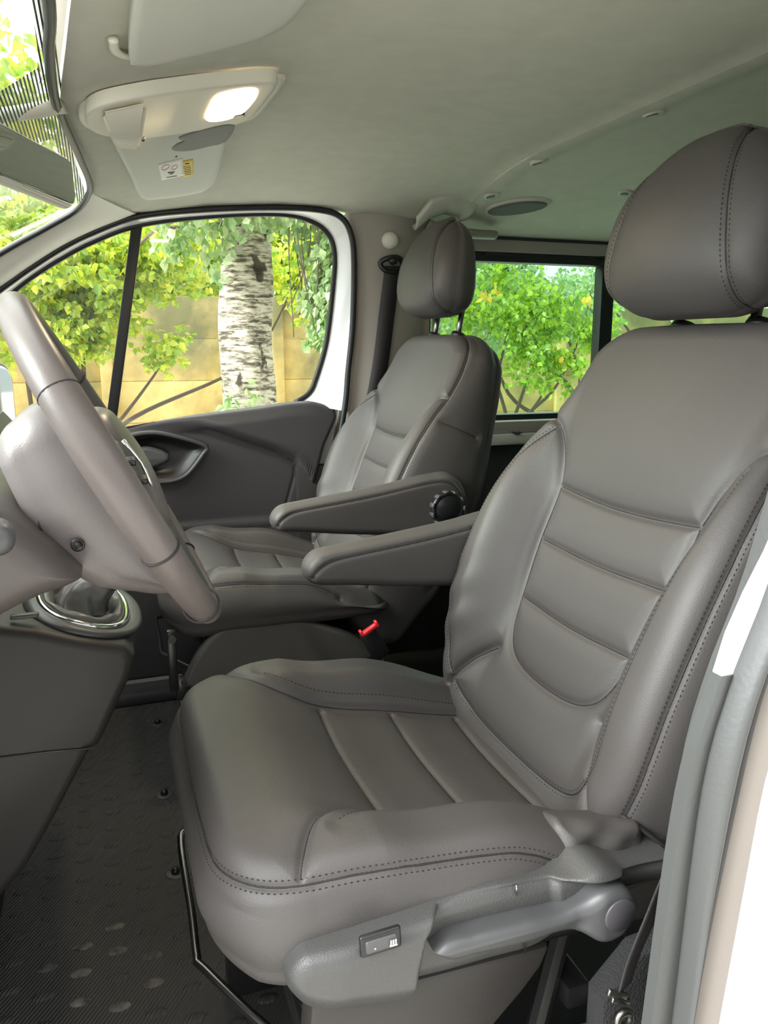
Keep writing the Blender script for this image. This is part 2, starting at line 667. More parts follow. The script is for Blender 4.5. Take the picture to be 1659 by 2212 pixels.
class Pillow:
    """an upholstered body: rounded outline in (a,b), height function along n, rolled edge, side walls and a back.
    frame = (origin, ea, eb, en)."""

    def __init__(s, frame, b0, b1, lo, hi, top, R, back, Rb=0.01, na=160, nb=160, rc=(0.3, 0.3), rcb=(0.2, 0.2), bulge=0.0, rows=10, grade=0.4):
        s.o, s.ea, s.eb, s.en = [np.asarray(x, float) for x in frame]
        g = lambda n: (1 - grade) * np.linspace(-1, 1, n) + grade * np.sin(np.linspace(-1, 1, n) * math.pi / 2)
        S, T = np.meshgrid(g(na), g(nb), indexing='ij')
        x, y = S.copy(), T.copy()
        for sgn, k in ((-1, 0), (1, 1)):      # rounded corners at low-b and high-b ends
            ca, cb = 1 - rc[k], 1 - rcb[k]
            mk = (np.abs(S) > ca) & (T * sgn > cb)
            qx = (np.abs(S[mk]) - ca) / rc[k]
            qy = (T[mk] * sgn - cb) / rcb[k]
            x[mk] = np.sign(S[mk]) * (ca + rc[k] * qx * np.sqrt(1 - qy ** 2 / 2))
            y[mk] = sgn * (cb + rcb[k] * qy * np.sqrt(1 - qx ** 2 / 2))
        b = (b0 + b1) / 2 + y * (b1 - b0) / 2
        l, h = lo(b), hi(b)
        a = (l + h) / 2 + x * (h - l) / 2
        idx = np.arange(na * nb).reshape(na, nb)
        rim = np.concatenate([idx[:, 0], idx[-1, 1:], idx[-2::-1, -1], idx[0, -2:0:-1]])
        A, B = a.ravel(), b.ravel()
        rp = np.stack([A[rim], B[rim]], 1)
        # fine boundary polyline for distances
        nx = np.roll(rp, -1, 0)
        seg = nx - rp
        d = np.full(len(A), 1e9)
        for c in range(0, len(A), 4000):
            q = np.stack([A[c:c + 4000], B[c:c + 4000]], 1)[:, None, :]
            tt = np.clip(((q - rp) * seg).sum(-1) / ((seg ** 2).sum(-1) + 1e-12), 0, 1)
            d[c:c + 4000] = np.sqrt((((rp + tt[..., None] * seg) - q) ** 2).sum(-1)).min(1)
        s.top, s.R = top, R
        drop = R * (1 - np.sqrt(np.clip(1 - (1 - np.clip(d / R, 0, 1)) ** 2, 0, 1)))
        n = top(A, B) - drop
        bk = back(A, B)
        dropb = Rb * (1 - np.sqrt(np.clip(1 - (1 - np.clip(d / Rb, 0, 1)) ** 2, 0, 1)))
        nbk = bk + dropb
        V = [s.w(A, B, n), s.w(A, B, nbk)]
        N = na * nb
        F = np.stack([idx[:-1, :-1], idx[1:, :-1], idx[1:, 1:], idx[:-1, 1:]], -1).reshape(-1, 4)
        Fs = [F, F[:, ::-1] + N]
        # side rows, pushed outwards by bulge
        cen = rp.mean(0)
        tg = np.roll(rp, -1, 0) - np.roll(rp, 1, 0)
        nrm = np.stack([tg[:, 1], -tg[:, 0]], 1)
        nrm /= np.linalg.norm(nrm, axis=1)[:, None] + 1e-12
        if ((rp - cen) * nrm).sum() < 0:
            nrm = -nrm
        prev = rim
        base = 2 * N
        m = len(rim)
        for k in range(1, rows):
            t = k / rows
            nn = n[rim] * (1 - t) + nbk[rim] * t
            ou = rp + nrm * bulge * math.sin(math.pi * t)
            V.append(s.w(ou[:, 0], ou[:, 1], nn))
            cur = base + np.arange(m)
            Fs.append(np.stack([prev, np.roll(prev, -1), np.roll(cur, -1), cur], -1)[:, ::-1])
            prev = cur
            base += m
        cur = rim + N
        Fs.append(np.stack([prev, np.roll(prev, -1), np.roll(cur, -1), cur], -1)[:, ::-1])
        s.V = np.vstack(V)
        s.F = np.vstack(Fs)
        hand = np.dot(np.cross(s.ea, s.eb), s.en)
        if hand < 0:
            s.F = s.F[:, ::-1]
        s.seams = []
        s.refresh()

    def w(s, a, b, n):
        return s.o + np.asarray(a)[..., None] * s.ea + np.asarray(b)[..., None] * s.eb + np.asarray(n)[..., None] * s.en

    def refresh(s):
        s.bvh = BVHTree.FromPolygons([tuple(p) for p in s.V], s.F.tolist())

    def normals(s):
        q = s.V[s.F]
        fn = np.cross(q[:, 2] - q[:, 0], q[:, 3] - q[:, 1])
        nr = np.zeros_like(s.V)
        for k in range(4):
            np.add.at(nr, s.F[:, k], fn)
        return nr / (np.linalg.norm(nr, axis=1)[:, None] + 1e-15)

    def snap(s, pts):
        out, nn = [], []
        for p in pts:
            c, n, _, _ = s.bvh.find_nearest(Vector(p))
            out.append(tuple(c))
            nn.append(tuple(n))
        return np.array(out), np.array(nn)

    def seam(s, pts, kind='line', depth=0.004, sig=0.0035, frame=True, smooth=True, gap=0.005):
        """pts: (a,b) -> dropped on the front face, or (a,b,n)"""
        P3 = []
        for p in pts:
            if len(p) == 2:
                a, b = np.array([p[0]]), np.array([p[1]])
                P3.append(s.w(a, b, s.top(a, b))[0])
            else:
                P3.append(s.w(np.array(p[0]), np.array(p[1]), np.array(p[2])))
        c = catmull(P3, 0.004) if smooth else np.array(P3)
        c, _ = s.snap(c)
        m = 7
        if len(c) > 3 * m:
            for _i in range(2):
                k = np.ones(2 * m + 1) / (2 * m + 1)
                c = np.stack([np.convolve(np.pad(c[:, i], m, mode='reflect', reflect_type='odd'), k, 'valid') for i in range(3)], 1)
        c, n = s.snap(c)
        s.seams.append((c, kind, depth, sig, gap, n))

    def carve(s, puff=0.003, psig=0.016):
        s.puffed = puff
        if not s.seams:
            return
        allp = np.vstack([q[0] for q in s.seams])
        sid = np.concatenate([np.full(len(q[0]), i) for i, q in enumerate(s.seams)])
        kd = KDTree(len(allp))
        for i, p in enumerate(allp):
            kd.insert(p, i)
        kd.balance()
        lo, hi = allp.min(0) - 0.06, allp.max(0) + 0.06
        N = s.normals()
        dist = np.full(len(s.V), 1.0)
        dep = np.zeros(len(s.V))
        sg = np.full(len(s.V), 0.004)
        mk = np.where(((s.V > lo) & (s.V < hi)).all(1))[0]
        for i in mk:
            _, j, dd = kd.find(s.V[i])
            dist[i] = dd
            q = s.seams[sid[j]]
            dep[i], sg[i] = q[2], q[3]
        disp = -dep * np.exp(-(dist / sg) ** 2) + puff * (1 - np.exp(-(dist / psig) ** 2)) - puff
        s.V = s.V + N * disp[:, None]
        s.refresh()

    def threads(s):
        """seam cords and stitch dashes lying on the finished surface"""
        cords, st = [], []
        for c, kind, dep, sg, gap, n0 in s.seams:
            c2, n2 = np.array(c), np.array(n0)
            for _i in range(len(c)):
                h = s.bvh.ray_cast(Vector(c[_i] + n0[_i] * .004), Vector(-n0[_i]), .02)[0]
                c2[_i] = tuple(h) if h is not None else c[_i] - n0[_i] * (dep + s.puffed)
            keep = np.concatenate([[True], np.linalg.norm(np.diff(c2, axis=0), axis=1) > 1e-5])
            c2, n2 = c2[keep], n2[keep]
            if len(c2) < 3:
                continue
            k = np.ones(5) / 5
            cc = np.stack([np.convolve(np.pad(c2[:, i], 2, mode='edge'), k, 'valid') for i in range(3)], 1)
            if kind != 'stitch':
                cords.append(tube(cc + n2 * 0.0002, 0.0008 if kind == 'line' else 0.0010, 5))
            offs = {'line': [], 'double': [-1, 1], 'single': [1], 'singleL': [-1], 'stitch': [-1, 1]}[kind]
            t = np.gradient(cc, axis=0)
            t /= np.linalg.norm(t, axis=1)[:, None] + 1e-12
            for o in offs:
                sd = np.cross(n2, t)
                q, nq = s.snap(cc + sd * gap * o + n2 * .002)
                L = np.concatenate([[0], np.cumsum(np.linalg.norm(np.diff(q, axis=0), axis=1))])
                pos = np.arange(0.003, L[-1] - 0.003, 0.0058)
                for x in pos:
                    a = np.array([np.interp(x, L, q[:, i]) for i in range(3)])
                    b = np.array([np.interp(x + 0.0036, L, q[:, i]) for i in range(3)])
                    nn = np.array([np.interp(x, L, nq[:, i]) for i in range(3)])
                    st.append(dash(a, b, nn, 0.00062))
        return cords, st

    def build(s, name, m, parent, puff=0.003, local=True):
        s.carve(puff)
        o = mesh_obj(name, s.V, s.F, m, parent)
        cords, st = s.threads()
        if cords:
            v, f = join(*cords)
            mesh_obj('seam', v, f, M['seam'], o)
        if st:
            v, f = join(*st)
            mesh_obj('stitching', v, f, M['thread'], o)
        return o


def dash(a, b, n, r):
    t = b - a
    t = t / (np.linalg.norm(t) + 1e-12)
    sd = np.cross(n, t)
    V = [a, b]
    m = (a + b) / 2
    for sx, sn in ((1, 0), (0, 1.1), (-1, 0), (0, -1)):
        V.append(m + sd * r * 1.3 * sx + n * r * 1.3 * sn)
    F = [[0, 2, 3], [0, 3, 4], [0, 4, 5], [0, 5, 2], [1, 3, 2], [1, 4, 3], [1, 5, 4], [1, 2, 5]]
    return np.array(V), F




# ================================================================== the setting: ground and van shell
YC = 1.32                                   # centre line of the van
o = mesh_obj('ground', *grid(2, 2, lambda a, b: (-15 + 40 * a, -12 + 40 * b, -0.45)), M['ground'])
struct(o)

# headliner height: flat in the middle, lower towards the windscreen and the door tops
ZEX = [-.25, -.1, .0, .119, .287, .463, .574, .66, .95, 1.2, 1.6, 3.3]
ZEZ = [1.06, 1.14, 1.21, 1.268, 1.295, 1.309, 1.31, 1.30, 1.29, 1.275, 1.272, 1.265]


def hl(x, y):
    yy = abs(y - YC) + YC
    ze = float(np.interp(x, ZEX, ZEZ))
    t = min(1, max(0, (.34 - x) / .42))
    zf = 1.378 - .095 * t * t * (3 - 2 * t)
    k = min(1.0, max(0, (yy - 1.66) / .45))
    return zf - (zf - ze) * k * k * (1.4 - .4 * k) if zf > ze else zf


E1 = catmull([(-.019, .60, 1.287), (-.019, .93, 1.287), (-.026, 1.06, 1.287), (-.029, 1.24, 1.287), (-.022, 1.383, 1.288), (-.010, 1.55, 1.292),
              (.000, 1.686, 1.292), (.011, 1.813, 1.283), (.008, 1.90, 1.275), (-.02, 1.975, 1.252), (-.09, 2.005, 1.213), (-.19, 2.03, 1.158), (-.45, 2.07, 1.00), (-.80, 2.11, .80)], 0.02)


def front_x(y):
    yy = min(max(y, 2 * YC - 1.90), 1.90)
    pts = [p for p in E1 if p[1] <= 1.93]
    return float(np.interp(yy, [p[1] for p in pts], [p[0] for p in pts]))


def head_front(a, b):
    y = 2 * YC - 2.125 + b * (2 * 2.125 - 2 * YC)
    yy = abs(y - YC) + YC
    x0 = front_x(yy if yy > YC else y)
    if yy > 1.90:
        x0 = np.interp(yy, [1.90, 2.0, 2.125], [.008, .04, .118])
    x = x0 + a * (.952 - x0)
    z = hl(x, y)
    r = max(0, 1 - (x - x0) / .03)
    return (x, y, z + 0.008 * r * r - (0.0 if x < .92 else .006 * ((x - .92) / .03) ** 2))


ceil = mesh_obj('ceiling', *slab(70, 90, head_front, (0, 0, .02)), M['headliner'], auto=40)
struct(ceil)


def head_rear(a, b):
    y = 2 * YC - 2.20 + b * (2 * 2.20 - 2 * YC)
    x = .950 + a * 2.3
    yy = abs(y - YC) + YC
    zf = 1.366 + .010 * sm((x - .96) / .05) - .03 * sm((x - 1.05) / .5)
    k = min(1.0, max(0, (yy - 1.60) / .57))
    ze = 1.266
    z = zf - (zf - ze) * k * k * (1.2 - .2 * k)
    r = max(0, 1 - (x - .95) / .012)
    return (x, y, z + .006 * r * r)


rear_ceil = mesh_obj('ceiling', *slab(90, 80, head_rear, (0, 0, .02)), M['headliner'], auto=40)
struct(rear_ceil)
# outer roof skin
roof = mesh_obj('roof', *slab(12, 24, lambda a, b: (-.035 + .05 * abs(2 * b - 1) ** 3 + 3.4 * a, .38 + 1.88 * b, 1.46 - .10 * (2 * b - 1) ** 4 - .135 * max(0, 1 - a * 12)), (0, 0, .02)), M['white'])
struct(roof)

# floor: ribbed rubber in the cab, with rows of raised oval pads
floor = mesh_obj('floor', *slab(2, 2, lambda a, b: (-.9 + 4.2 * a, .46 + 1.72 * b, 0.0), (0, 0, -.03)), M['floor'], smooth=False)
struct(floor)

# sliding-door side and rear shell
def wallbox(name, x0, x1, y0, y1, z0, z1, m, bev=.006):
    return struct(mesh_obj(name, *box(((x0 + x1) / 2, (y0 + y1) / 2, (z0 + z1) / 2), (x1 - x0, y1 - y0, z1 - z0), bev), m, auto=40))


# far B pillar trim: gently bulged cover, lit edge next to the door seal
def bpil(a, b):
    z = .62 + .68 * b
    xf = float(np.interp(z, [.03, .45, .786, .887, 1.012, 1.17, 1.246, 1.30], [.46, .55, .645, .656, .668, .672, .668, .65]))
    xr = .90
    x = xf + (xr - xf) * a
    y = 2.135 - .035 * math.sin(math.pi * min(1, a * 1.1)) ** .7 + (.03 if a < .02 else 0)
    return (x, y, z)


struct(mesh_obj('trim_1', *slab(30, 40, bpil, (0, .04, 0)), M['pillar'], auto=50))
wallbox('trim_1', .50, .90, 2.125, 2.17, .03, .625, M['dash'])
wallbox('wall_right', .88, 3.25, 2.17, 2.24, .0, .655, M['dash'])
wallbox('trim_2', .88, 1.56, 2.14, 2.22, .655, .690, M['cream'])
wallbox('trim_3', .88, 3.2, 2.15, 2.23, .690, .728, M['pillar'])
wallbox('trim_4', .88, 3.2, 2.17, 2.235, 1.226, 1.262, M['pillar'])
wallbox('wall_right', .86, 3.25, 2.20, 2.26, 1.262, 1.42, M['white'])
wallbox('trim_5', .95, 3.2, 2.165, 2.19, 1.260, 1.268, M['rubber'], .002)
# window frames of the sliding door (black), with rounded inner corners
for k, (xa, xb) in enumerate(((.885, 1.515), (1.555, 2.45))):
    fr = thing('window_%d' % (k + 1), '', 'window', ((xa + xb) / 2, 2.21, .95))
    del fr['label'], fr['category']
    fr['kind'] = 'structure'
    z0, z1 = .735, 1.200
    parts = [box(((xa + xb) / 2, 2.21, z1 + .012), (xb - xa + .04, .045, .028), .006),
             box(((xa + xb) / 2, 2.21, z0 - .002), (xb - xa + .04, .045, .026), .006),
             box((xa - .012, 2.21, (z0 + z1) / 2), (.030, .045, z1 - z0), .006),
             box((xb + .010, 2.21, (z0 + z1) / 2), (.032, .045, z1 - z0), .006)]
    P('window_frame', join(*parts), M['rubber'], fr, auto=40)
    P('pane', box(((xa + xb) / 2, 2.215, (z0 + z1) / 2), (xb - xa, .005, z1 - z0), 0), M['tinted'], fr, smooth=False)
    if k == 0:
        P('sliding_rail', join(box((1.30, 2.195, 1.222), (.40, .02, .016), .005), box((1.50, 2.19, 1.235), (.035, .03, .035), .010)), M['rubber'], fr, auto=40)
        P('sliding_frame', join(*[box((x, 2.20, .97), (.008, .02, .46), .002) for x in (.905, .925, .942)]), M['steel'], fr)
# near side rear wall, with its window, and the tail
wallbox('wall_left', .80, 3.25, .38, .44, .0, .74, M['pillar'])
wallbox('wall_left', .95, 3.25, .38, .44, 1.20, 1.42, M['white'])
wallbox('wall_left', .80, .98, .38, .44, .74, 1.42, M['pillar'])
wallbox('wall_left', 2.5, 3.25, .38, .44, .74, 1.2, M['pillar'])
o = mesh_obj('window_3', *box((1.74, .41, .97), (1.52, .005, .46), 0), M['privacy'], smooth=False)
struct(o)
wallbox('wall_back', 3.22, 3.30, .40, 2.24, 0, .75, M['pillar'])
wallbox('wall_back', 3.22, 3.30, .40, 2.24, 1.22, 1.42, M['pillar'])
o = mesh_obj('window_4', *box((3.25, 1.32, .985), (.005, 1.8, .47), 0), M['privacy'], smooth=False)
struct(o)
# cab floor kick-up and bulkhead in front
wallbox('wall_front', -1.02, -.95, .46, 2.18, -.05, .78, M['dash'])
wallbox('wall_right', -.98, .52, 2.19, 2.24, .0, .70, M['white'])
wallbox('wall_left', -.98, -.42, .40, .45, .0, .70, M['white'])
wallbox('trim_6', -.6, .62, 2.085, 2.165, .0, .035, M['door_plastic'], .008)

# windscreen: glass, black edge seal, striped ceramic patch around the mirror
wsc = thing('window_5', '', 'window', (-.5, YC, 1.0))
del wsc['label'], wsc['category']
wsc['kind'] = 'structure'


def wsfn(a, b):
    half = .70 + .10 * a
    y = YC + (2 * b - 1) * half
    s = 2 * b - 1
    x = -.022 - 1.0 * a - .0 * s + (.03 * abs(s) ** 3)
    z = 1.302 - .60 * a + .03 * math.sin(math.pi * a) - .035 * abs(s) ** 4 * (1 - a)
    return (x, y, z)


P('pane', slab(24, 30, wsfn, (-.002, 0, .004)), M['glass'], wsc)
P('frit_band', slab(10, 20, lambda a, b: tuple(np.array(wsfn(a * (.022 + .15 * math.exp(-((b - .50) / .105) ** 6)), .02 + b * .96)) + np.array((.002, 0, -.003))), (0, 0, .001)), M['frit'], wsc)
P('edge_seal', tube(E1 + np.array((-.002, 0, -.004)), .0065, 8), M['rubber'], wsc)

# A pillar cover on the passenger side
E2 = catmull([(.118, 2.125, 1.268), (.009, 2.115, 1.222), (-.066, 2.115, 1.182), (-.141, 2.115, 1.131), (-.205, 2.115, 1.084), (-.45, 2.12, .91), (-.80, 2.13, .70)], 0.02)
e1 = [p for p in E1 if p[1] >= 1.90]


def resamp(p, n):
    p = np.asarray(p)
    L = np.concatenate([[0], np.cumsum(np.linalg.norm(np.diff(p, axis=0), axis=1))])
    t = np.linspace(0, L[-1], n)
    return np.stack([np.interp(t, L, p[:, i]) for i in range(3)], 1)


def ribbon(c1, c2, nu, nv, bulge, thick):
    A, B = resamp(c1, nu), resamp(c2, nu)
    bv = np.array(bulge, float)

    def fn(a, b):
        i = min(nu - 1, int(round(a * (nu - 1))))
        return tuple(A[i] * (1 - b) + B[i] * b + bv * math.sin(math.pi * b))
    return slab(nu, nv, fn, thick)


o = mesh_obj('trim_7', *ribbon(e1, E2, 50, 12, (.008, -.016, -.008), (0, .02, .01)), M['cream'], auto=60)
struct(o)
ml = lambda pts: [(p[0], 2 * YC - p[1], p[2]) for p in pts]
o = mesh_obj('trim_8', *ribbon(ml(e1), ml(E2), 50, 12, (.008, .016, -.008), (0, -.02, .01)), M['cream'], auto=60)
struct(o)

# near B pillar beside the driver's seat: inner trim, double-lip seal, painted body
zs = np.array([-.10, .10, .39, .605, .70, .77, .95, 1.10, 1.25, 1.36])
xa = np.array([.375, .385, .399, .414, .439, .450, .49, .53, .58, .61])   # trim front edge
xs = np.array([.398, .405, .420, .429, .450, .476, .52, .56, .61, .64])   # seal front edge
xt = np.array([.408, .415, .427, .451, .469, .496, .54, .58, .63, .66])   # seal rear edge
xu = np.array([.434, .440, .453, .473, .493, .517, .56, .60, .65, .68])   # body edge
Y0 = .45
col = lambda xx, y, n=None: [(x, y, z) for x, z in zip(xx[:n], zs[:n])]
c_ = lambda xx, y: catmull(col(xx, y), .02)
o = mesh_obj('trim_9', *ribbon(c_(xa[:5], Y0), c_(xs[:5], Y0), 40, 5, (0, -.002, 0), (0, .012, 0)), M['greyrubber'], auto=60)
struct(o)
o = mesh_obj('trim_9', *ribbon(c_(xs, Y0 - .004), c_(xt, Y0 - .010), 60, 8, (-.002, -.014, 0), (0, .03, 0)), M['greyrubber'], auto=60)
struct(o)
o = mesh_obj('trim_9', *tube(c_(xt, Y0 - .012), .0035, 8), M['rubber'])
struct(o)
o = mesh_obj('trim_9', *ribbon(c_(xt + .002, Y0 - .008), c_(xu, Y0 - .020), 60, 6, (0, -.003, 0), (0, .03, 0)), mat('greige_painted_flange', (.20, .175, .155), .4), auto=60)
struct(o)
o = mesh_obj('wall_left', *slab(50, 8, lambda a, b: (float(np.interp(-.1 + 1.46 * a, zs, xu)) - .002 + b * .50, Y0 - .022 - .05 * sm(b * 6), -.1 + 1.46 * a), (0, .03, 0)), M['white'], auto=60)
struct(o)
# white inner pillar metal showing above the trim cover
o = mesh_obj('wall_left', *slab(20, 4, lambda a, b: (float(np.interp(.70 + .60 * a, [.70, .733, .757, .785, 1.3], [.439, .448, .458, .474, .70])) + b * .10, Y0 + .004 * b, .70 + .60 * a), (0, .01, 0)), M['white'], auto=60)
struct(o)


# ================================================================== outside: fence, birch, shrubs
def leaves(pts, size, jitter=0.5, hang=0.5, shape='leaf'):
    """one mesh of small folded leaves at the given points"""
    n = len(pts)
    pts = np.asarray(pts, float)
    sz = size * (1 + jitter * (nrng.random(n) - .5))
    # leaf axis: mostly downwards, random azimuth
    az = nrng.random(n) * 2 * math.pi
    el = -hang * 1.2 + nrng.normal(0, .5, n)
    ax = np.stack([np.cos(az) * np.cos(el), np.sin(az) * np.cos(el), np.sin(el)], 1)
    r = nrng.normal(0, 1, (n, 3))
    sd = np.cross(ax, r)
    sd /= np.linalg.norm(sd, axis=1)[:, None]
    nn = np.cross(ax, sd)
    prof = [(0, 0, 0), (.35, .36, .06), (.35, -.36, .06), (.70, .22, .05), (.70, -.22, .05), (1, 0, -.03), (.4, 0, -.04)]
    V = np.stack([pts + ax * sz[:, None] * a + sd * sz[:, None] * b + nn * sz[:, None] * c for a, b, c in prof], 1).reshape(-1, 3)
    base = np.arange(n) * 7
    F = []
    for t in ((0, 6, 1), (0, 2, 6), (1, 6, 3), (2, 4, 6), (3, 6, 5), (6, 4, 5)):
        F.append(np.stack([base + i for i in t], 1))
    return V, np.vstack(F)


def pinnate(centres, size):
    """compound leaves: leaflets in pairs along short stalks"""
    out = []
    for c in centres:
        az = rnd.random() * 6.28
        d = np.array((math.cos(az), math.sin(az), -.55 + rnd.random() * .5))
        s = np.cross(d, (0, 0, 1))
        s /= np.linalg.norm(s)
        for k in range(5):
            for q in (-1, 1):
                out.append(np.array(c) + d * size * k * .55 + s * q * size * .25)
    return np.array(out)


def blob(c, r, n):
    p = nrng.normal(0, 1, (n, 3))
    p /= np.linalg.norm(p, axis=1)[:, None]
    p *= (nrng.random(n) ** .45)[:, None]
    return np.array(c) + p * np.array(r)


def clusters(c, r, ncl, per, rc):
    k = blob(c, r, ncl)
    return np.vstack([blob(q, (rc, rc, rc * 1.3), per) for q in k])


def branchset(c0, targets, r0, wob=.12):
    gs = []
    for t in targets:
        a, b = np.array(c0, float), np.array(t, float)
        m1 = a + (b - a) * .35 + nrng.normal(0, wob, 3)
        m2 = a + (b - a) * .7 + nrng.normal(0, wob, 3)
        p = catmull([a, m1, m2, b], .12)
        gs.append(tube(p, np.linspace(r0, r0 * .25, len(p)), 5))
    return join(*gs)


# concrete panel fence
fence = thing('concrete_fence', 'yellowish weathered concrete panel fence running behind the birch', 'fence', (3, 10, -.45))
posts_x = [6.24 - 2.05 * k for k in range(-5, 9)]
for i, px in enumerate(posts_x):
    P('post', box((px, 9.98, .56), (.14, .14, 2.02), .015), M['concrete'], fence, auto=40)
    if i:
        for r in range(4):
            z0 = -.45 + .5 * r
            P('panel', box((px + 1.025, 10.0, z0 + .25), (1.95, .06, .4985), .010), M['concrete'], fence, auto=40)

# birch with drooping foliage
birch = thing('birch_tree', 'birch tree with thick white and black scarred trunk in front of the fence', 'tree', (1.09, 6.15, -.45))
tp = catmull([(1.10, 6.15, -.46), (1.09, 6.15, .2), (1.07, 6.15, .9), (1.10, 6.16, 1.5), (1.14, 6.2, 2.2), (1.10, 6.3, 3.6), (1.3, 6.4, 5.2)], .03)
tr_r = np.interp(tp[:, 2], [-.46, -.2, .5, 1.2, 2.2, 3.6, 5.2], [.30, .235, .205, .195, .18, .12, .04])
tv, tf = tube(tp, tr_r, 48)
ang = np.arctan2(tv[:, 1] - 6.15, tv[:, 0] - 1.09)
bump = .010 * np.sin(ang * 5 + tv[:, 2] * 3) + .008 * np.sin(ang * 3 - tv[:, 2] * 7)
for (sx, sz, sr) in ((-1.75, .62, .09), (-1.35, 1.02, .08), (-1.25, 1.15, .06), (-1.8, 1.65, .10), (-1.5, .18, .09)):
    g = np.exp(-(((ang - sx) * .2) ** 2 + ((tv[:, 2] - sz) * .8) ** 2) / (.045 ** 2))
    bump -= sr * .45 * g
ctr = np.stack([np.interp(tv[:, 2], tp[:, 2], tp[:, 0]), np.interp(tv[:, 2], tp[:, 2], tp[:, 1])], 1)
dv = tv[:, :2] - ctr
dv /= np.linalg.norm(dv, axis=1)[:, None] + 1e-9
tv[:, :2] += dv * bump[:, None]
P('trunk', (tv, tf), M['birch'], birch)
P('branches', branchset((1.12, 6.2, 2.1), [(1.9, 5.7, 2.0), (2.2, 5.6, 1.7), (.2, 5.8, 2.3), (2.4, 6.2, 2.9), (-.1, 6.3, 2.9), (1.9, 5.3, 2.6), (.5, 5.6, 1.75), (.3, 6.4, 1.6)], .03), M['branch'], birch)
tw = []
for k in range(26):
    x0 = 1.35 + rnd.random() * .75
    y0 = 5.65 + rnd.random() * .4
    zt = 2.3
    tw.append(tube(catmull([(x0, y0, zt), (x0 + rnd.uniform(-.1, .1), y0, 1.7), (x0 + rnd.uniform(-.15, .15), y0, 1.0 + rnd.random() * .4)], .1), .004, 4))
P('twigs', join(*tw), M['branch'], birch)
lv = np.vstack([clusters((1.72, 5.8, 1.85), (.34, .25, .55), 70, 30, .12), clusters((1.62, 5.7, 1.25), (.19, .12, .42), 34, 24, .08),
                clusters((.95, 5.75, 1.97), (.75, .25, .24), 40, 20, .12), clusters((1.2, 6.2, 3.2), (1.3, 1.0, .9), 90, 40, .25),
                clusters((.72, 5.9, 1.75), (.30, .15, .35), 16, 16, .09), clusters((1.0, 5.85, .50), (.25, .1, .2), 8, 12, .07)])
q = P('leaves', leaves(lv, .075, hang=.8), M['leaf_birch'], birch, smooth=False)
q['kind'] = 'stuff'


def shrub(name, label, cat, base, crowns, lm, size, trunk_r, pin=False, tip=None, group=None):
    t = thing(name, label, cat, base, group)
    P('stems', branchset(base, [c[0] for c in crowns], trunk_r, .15), M['branch'], t)
    pts = np.vstack([clusters(c[0], c[1], c[2], c[3], c[4]) for c in crowns])
    if pin:
        pts = pinnate(pts, size * .8)
    s = P('leaves', leaves(pts, size, hang=.55), lm, t, smooth=False)
    s['kind'] = 'stuff'
    if tip is not None:
        s2 = P('yellow_leaves', leaves(tip[0], tip[1], hang=.7), tip[2], t, smooth=False)
        s2['kind'] = 'stuff'
    return t


# yellow-green ash-like shrub seen through the quarter window
shrub('elder_shrub', 'bright yellow green shrub with feathery leaves left of the window divider', 'shrub', (-.6, 7.4, -.45),
      [((-.55, 7.2, 1.60), (1.0, .5, .50), 80, 9, .2), ((-.15, 7.1, 1.12), (.40, .3, .28), 18, 8, .14), ((-1.1, 7.3, 1.25), (.55, .5, .5), 40, 9, .2), ((.3, 7.3, 1.75), (.75, .5, .45), 60, 9, .2),
       ((.60, 7.3, .95), (.30, .2, .16), 9, 5, .10), ((1.9, 7.6, 1.7), (.8, .5, .35), 26, 7, .2)],
      M['leaf_yellow'], .068, .03, pin=True,
      tip=(np.vstack([blob((-.35, 7.0, .98), (.25, .2, .2), 14), blob((-.8, 7.0, 1.6), (.5, .2, .3), 60)]), .10, M['leaf_gold']))
# hanging lime foliage outside the sliding-door window
shrub('walnut_tree', 'lime green tree hanging in front of the fence outside the rear side window', 'tree', (3.9, 7.6, -.45),
      [((3.35, 6.1, 1.30), (.50, .3, .26), 26, 40, .11), ((3.45, 6.0, 1.02), (.28, .2, .36), 26, 36, .10), ((3.75, 6.0, .78), (.20, .2, .30), 14, 30, .08), ((4.05, 6.1, 1.10), (.35, .3, .26), 14, 36, .10),
       ((3.0, 6.3, 1.0), (.15, .3, .6), 16, 30, .10)],
      M['leaf_lime'], .055, .03, tip=(np.vstack([blob((3.72, 5.9, .86), (.07, .1, .08), 8), blob((3.95, 5.85, 1.35), (.1, .1, .1), 4), blob((3.05, 6.0, 1.4), (.12, .1, .16), 10)]), .075, M['leaf_gold']))
shrub('maple_tree', 'blue green leafy tree right of the black window pillar', 'tree', (5.6, 8.2, -.45),
      [((4.7, 7.6, 1.35), (.85, .5, .34), 70, 34, .16), ((5.6, 8.0, 1.5), (1.2, .6, .35), 22, 34, .2), ((3.9, 7.4, 1.70), (.60, .4, .30), 26, 36, .13), ((3.7, 7.3, 1.2), (.6, .3, .4), 30, 34, .13)],
      M['leaf_birch'], .065, .04)
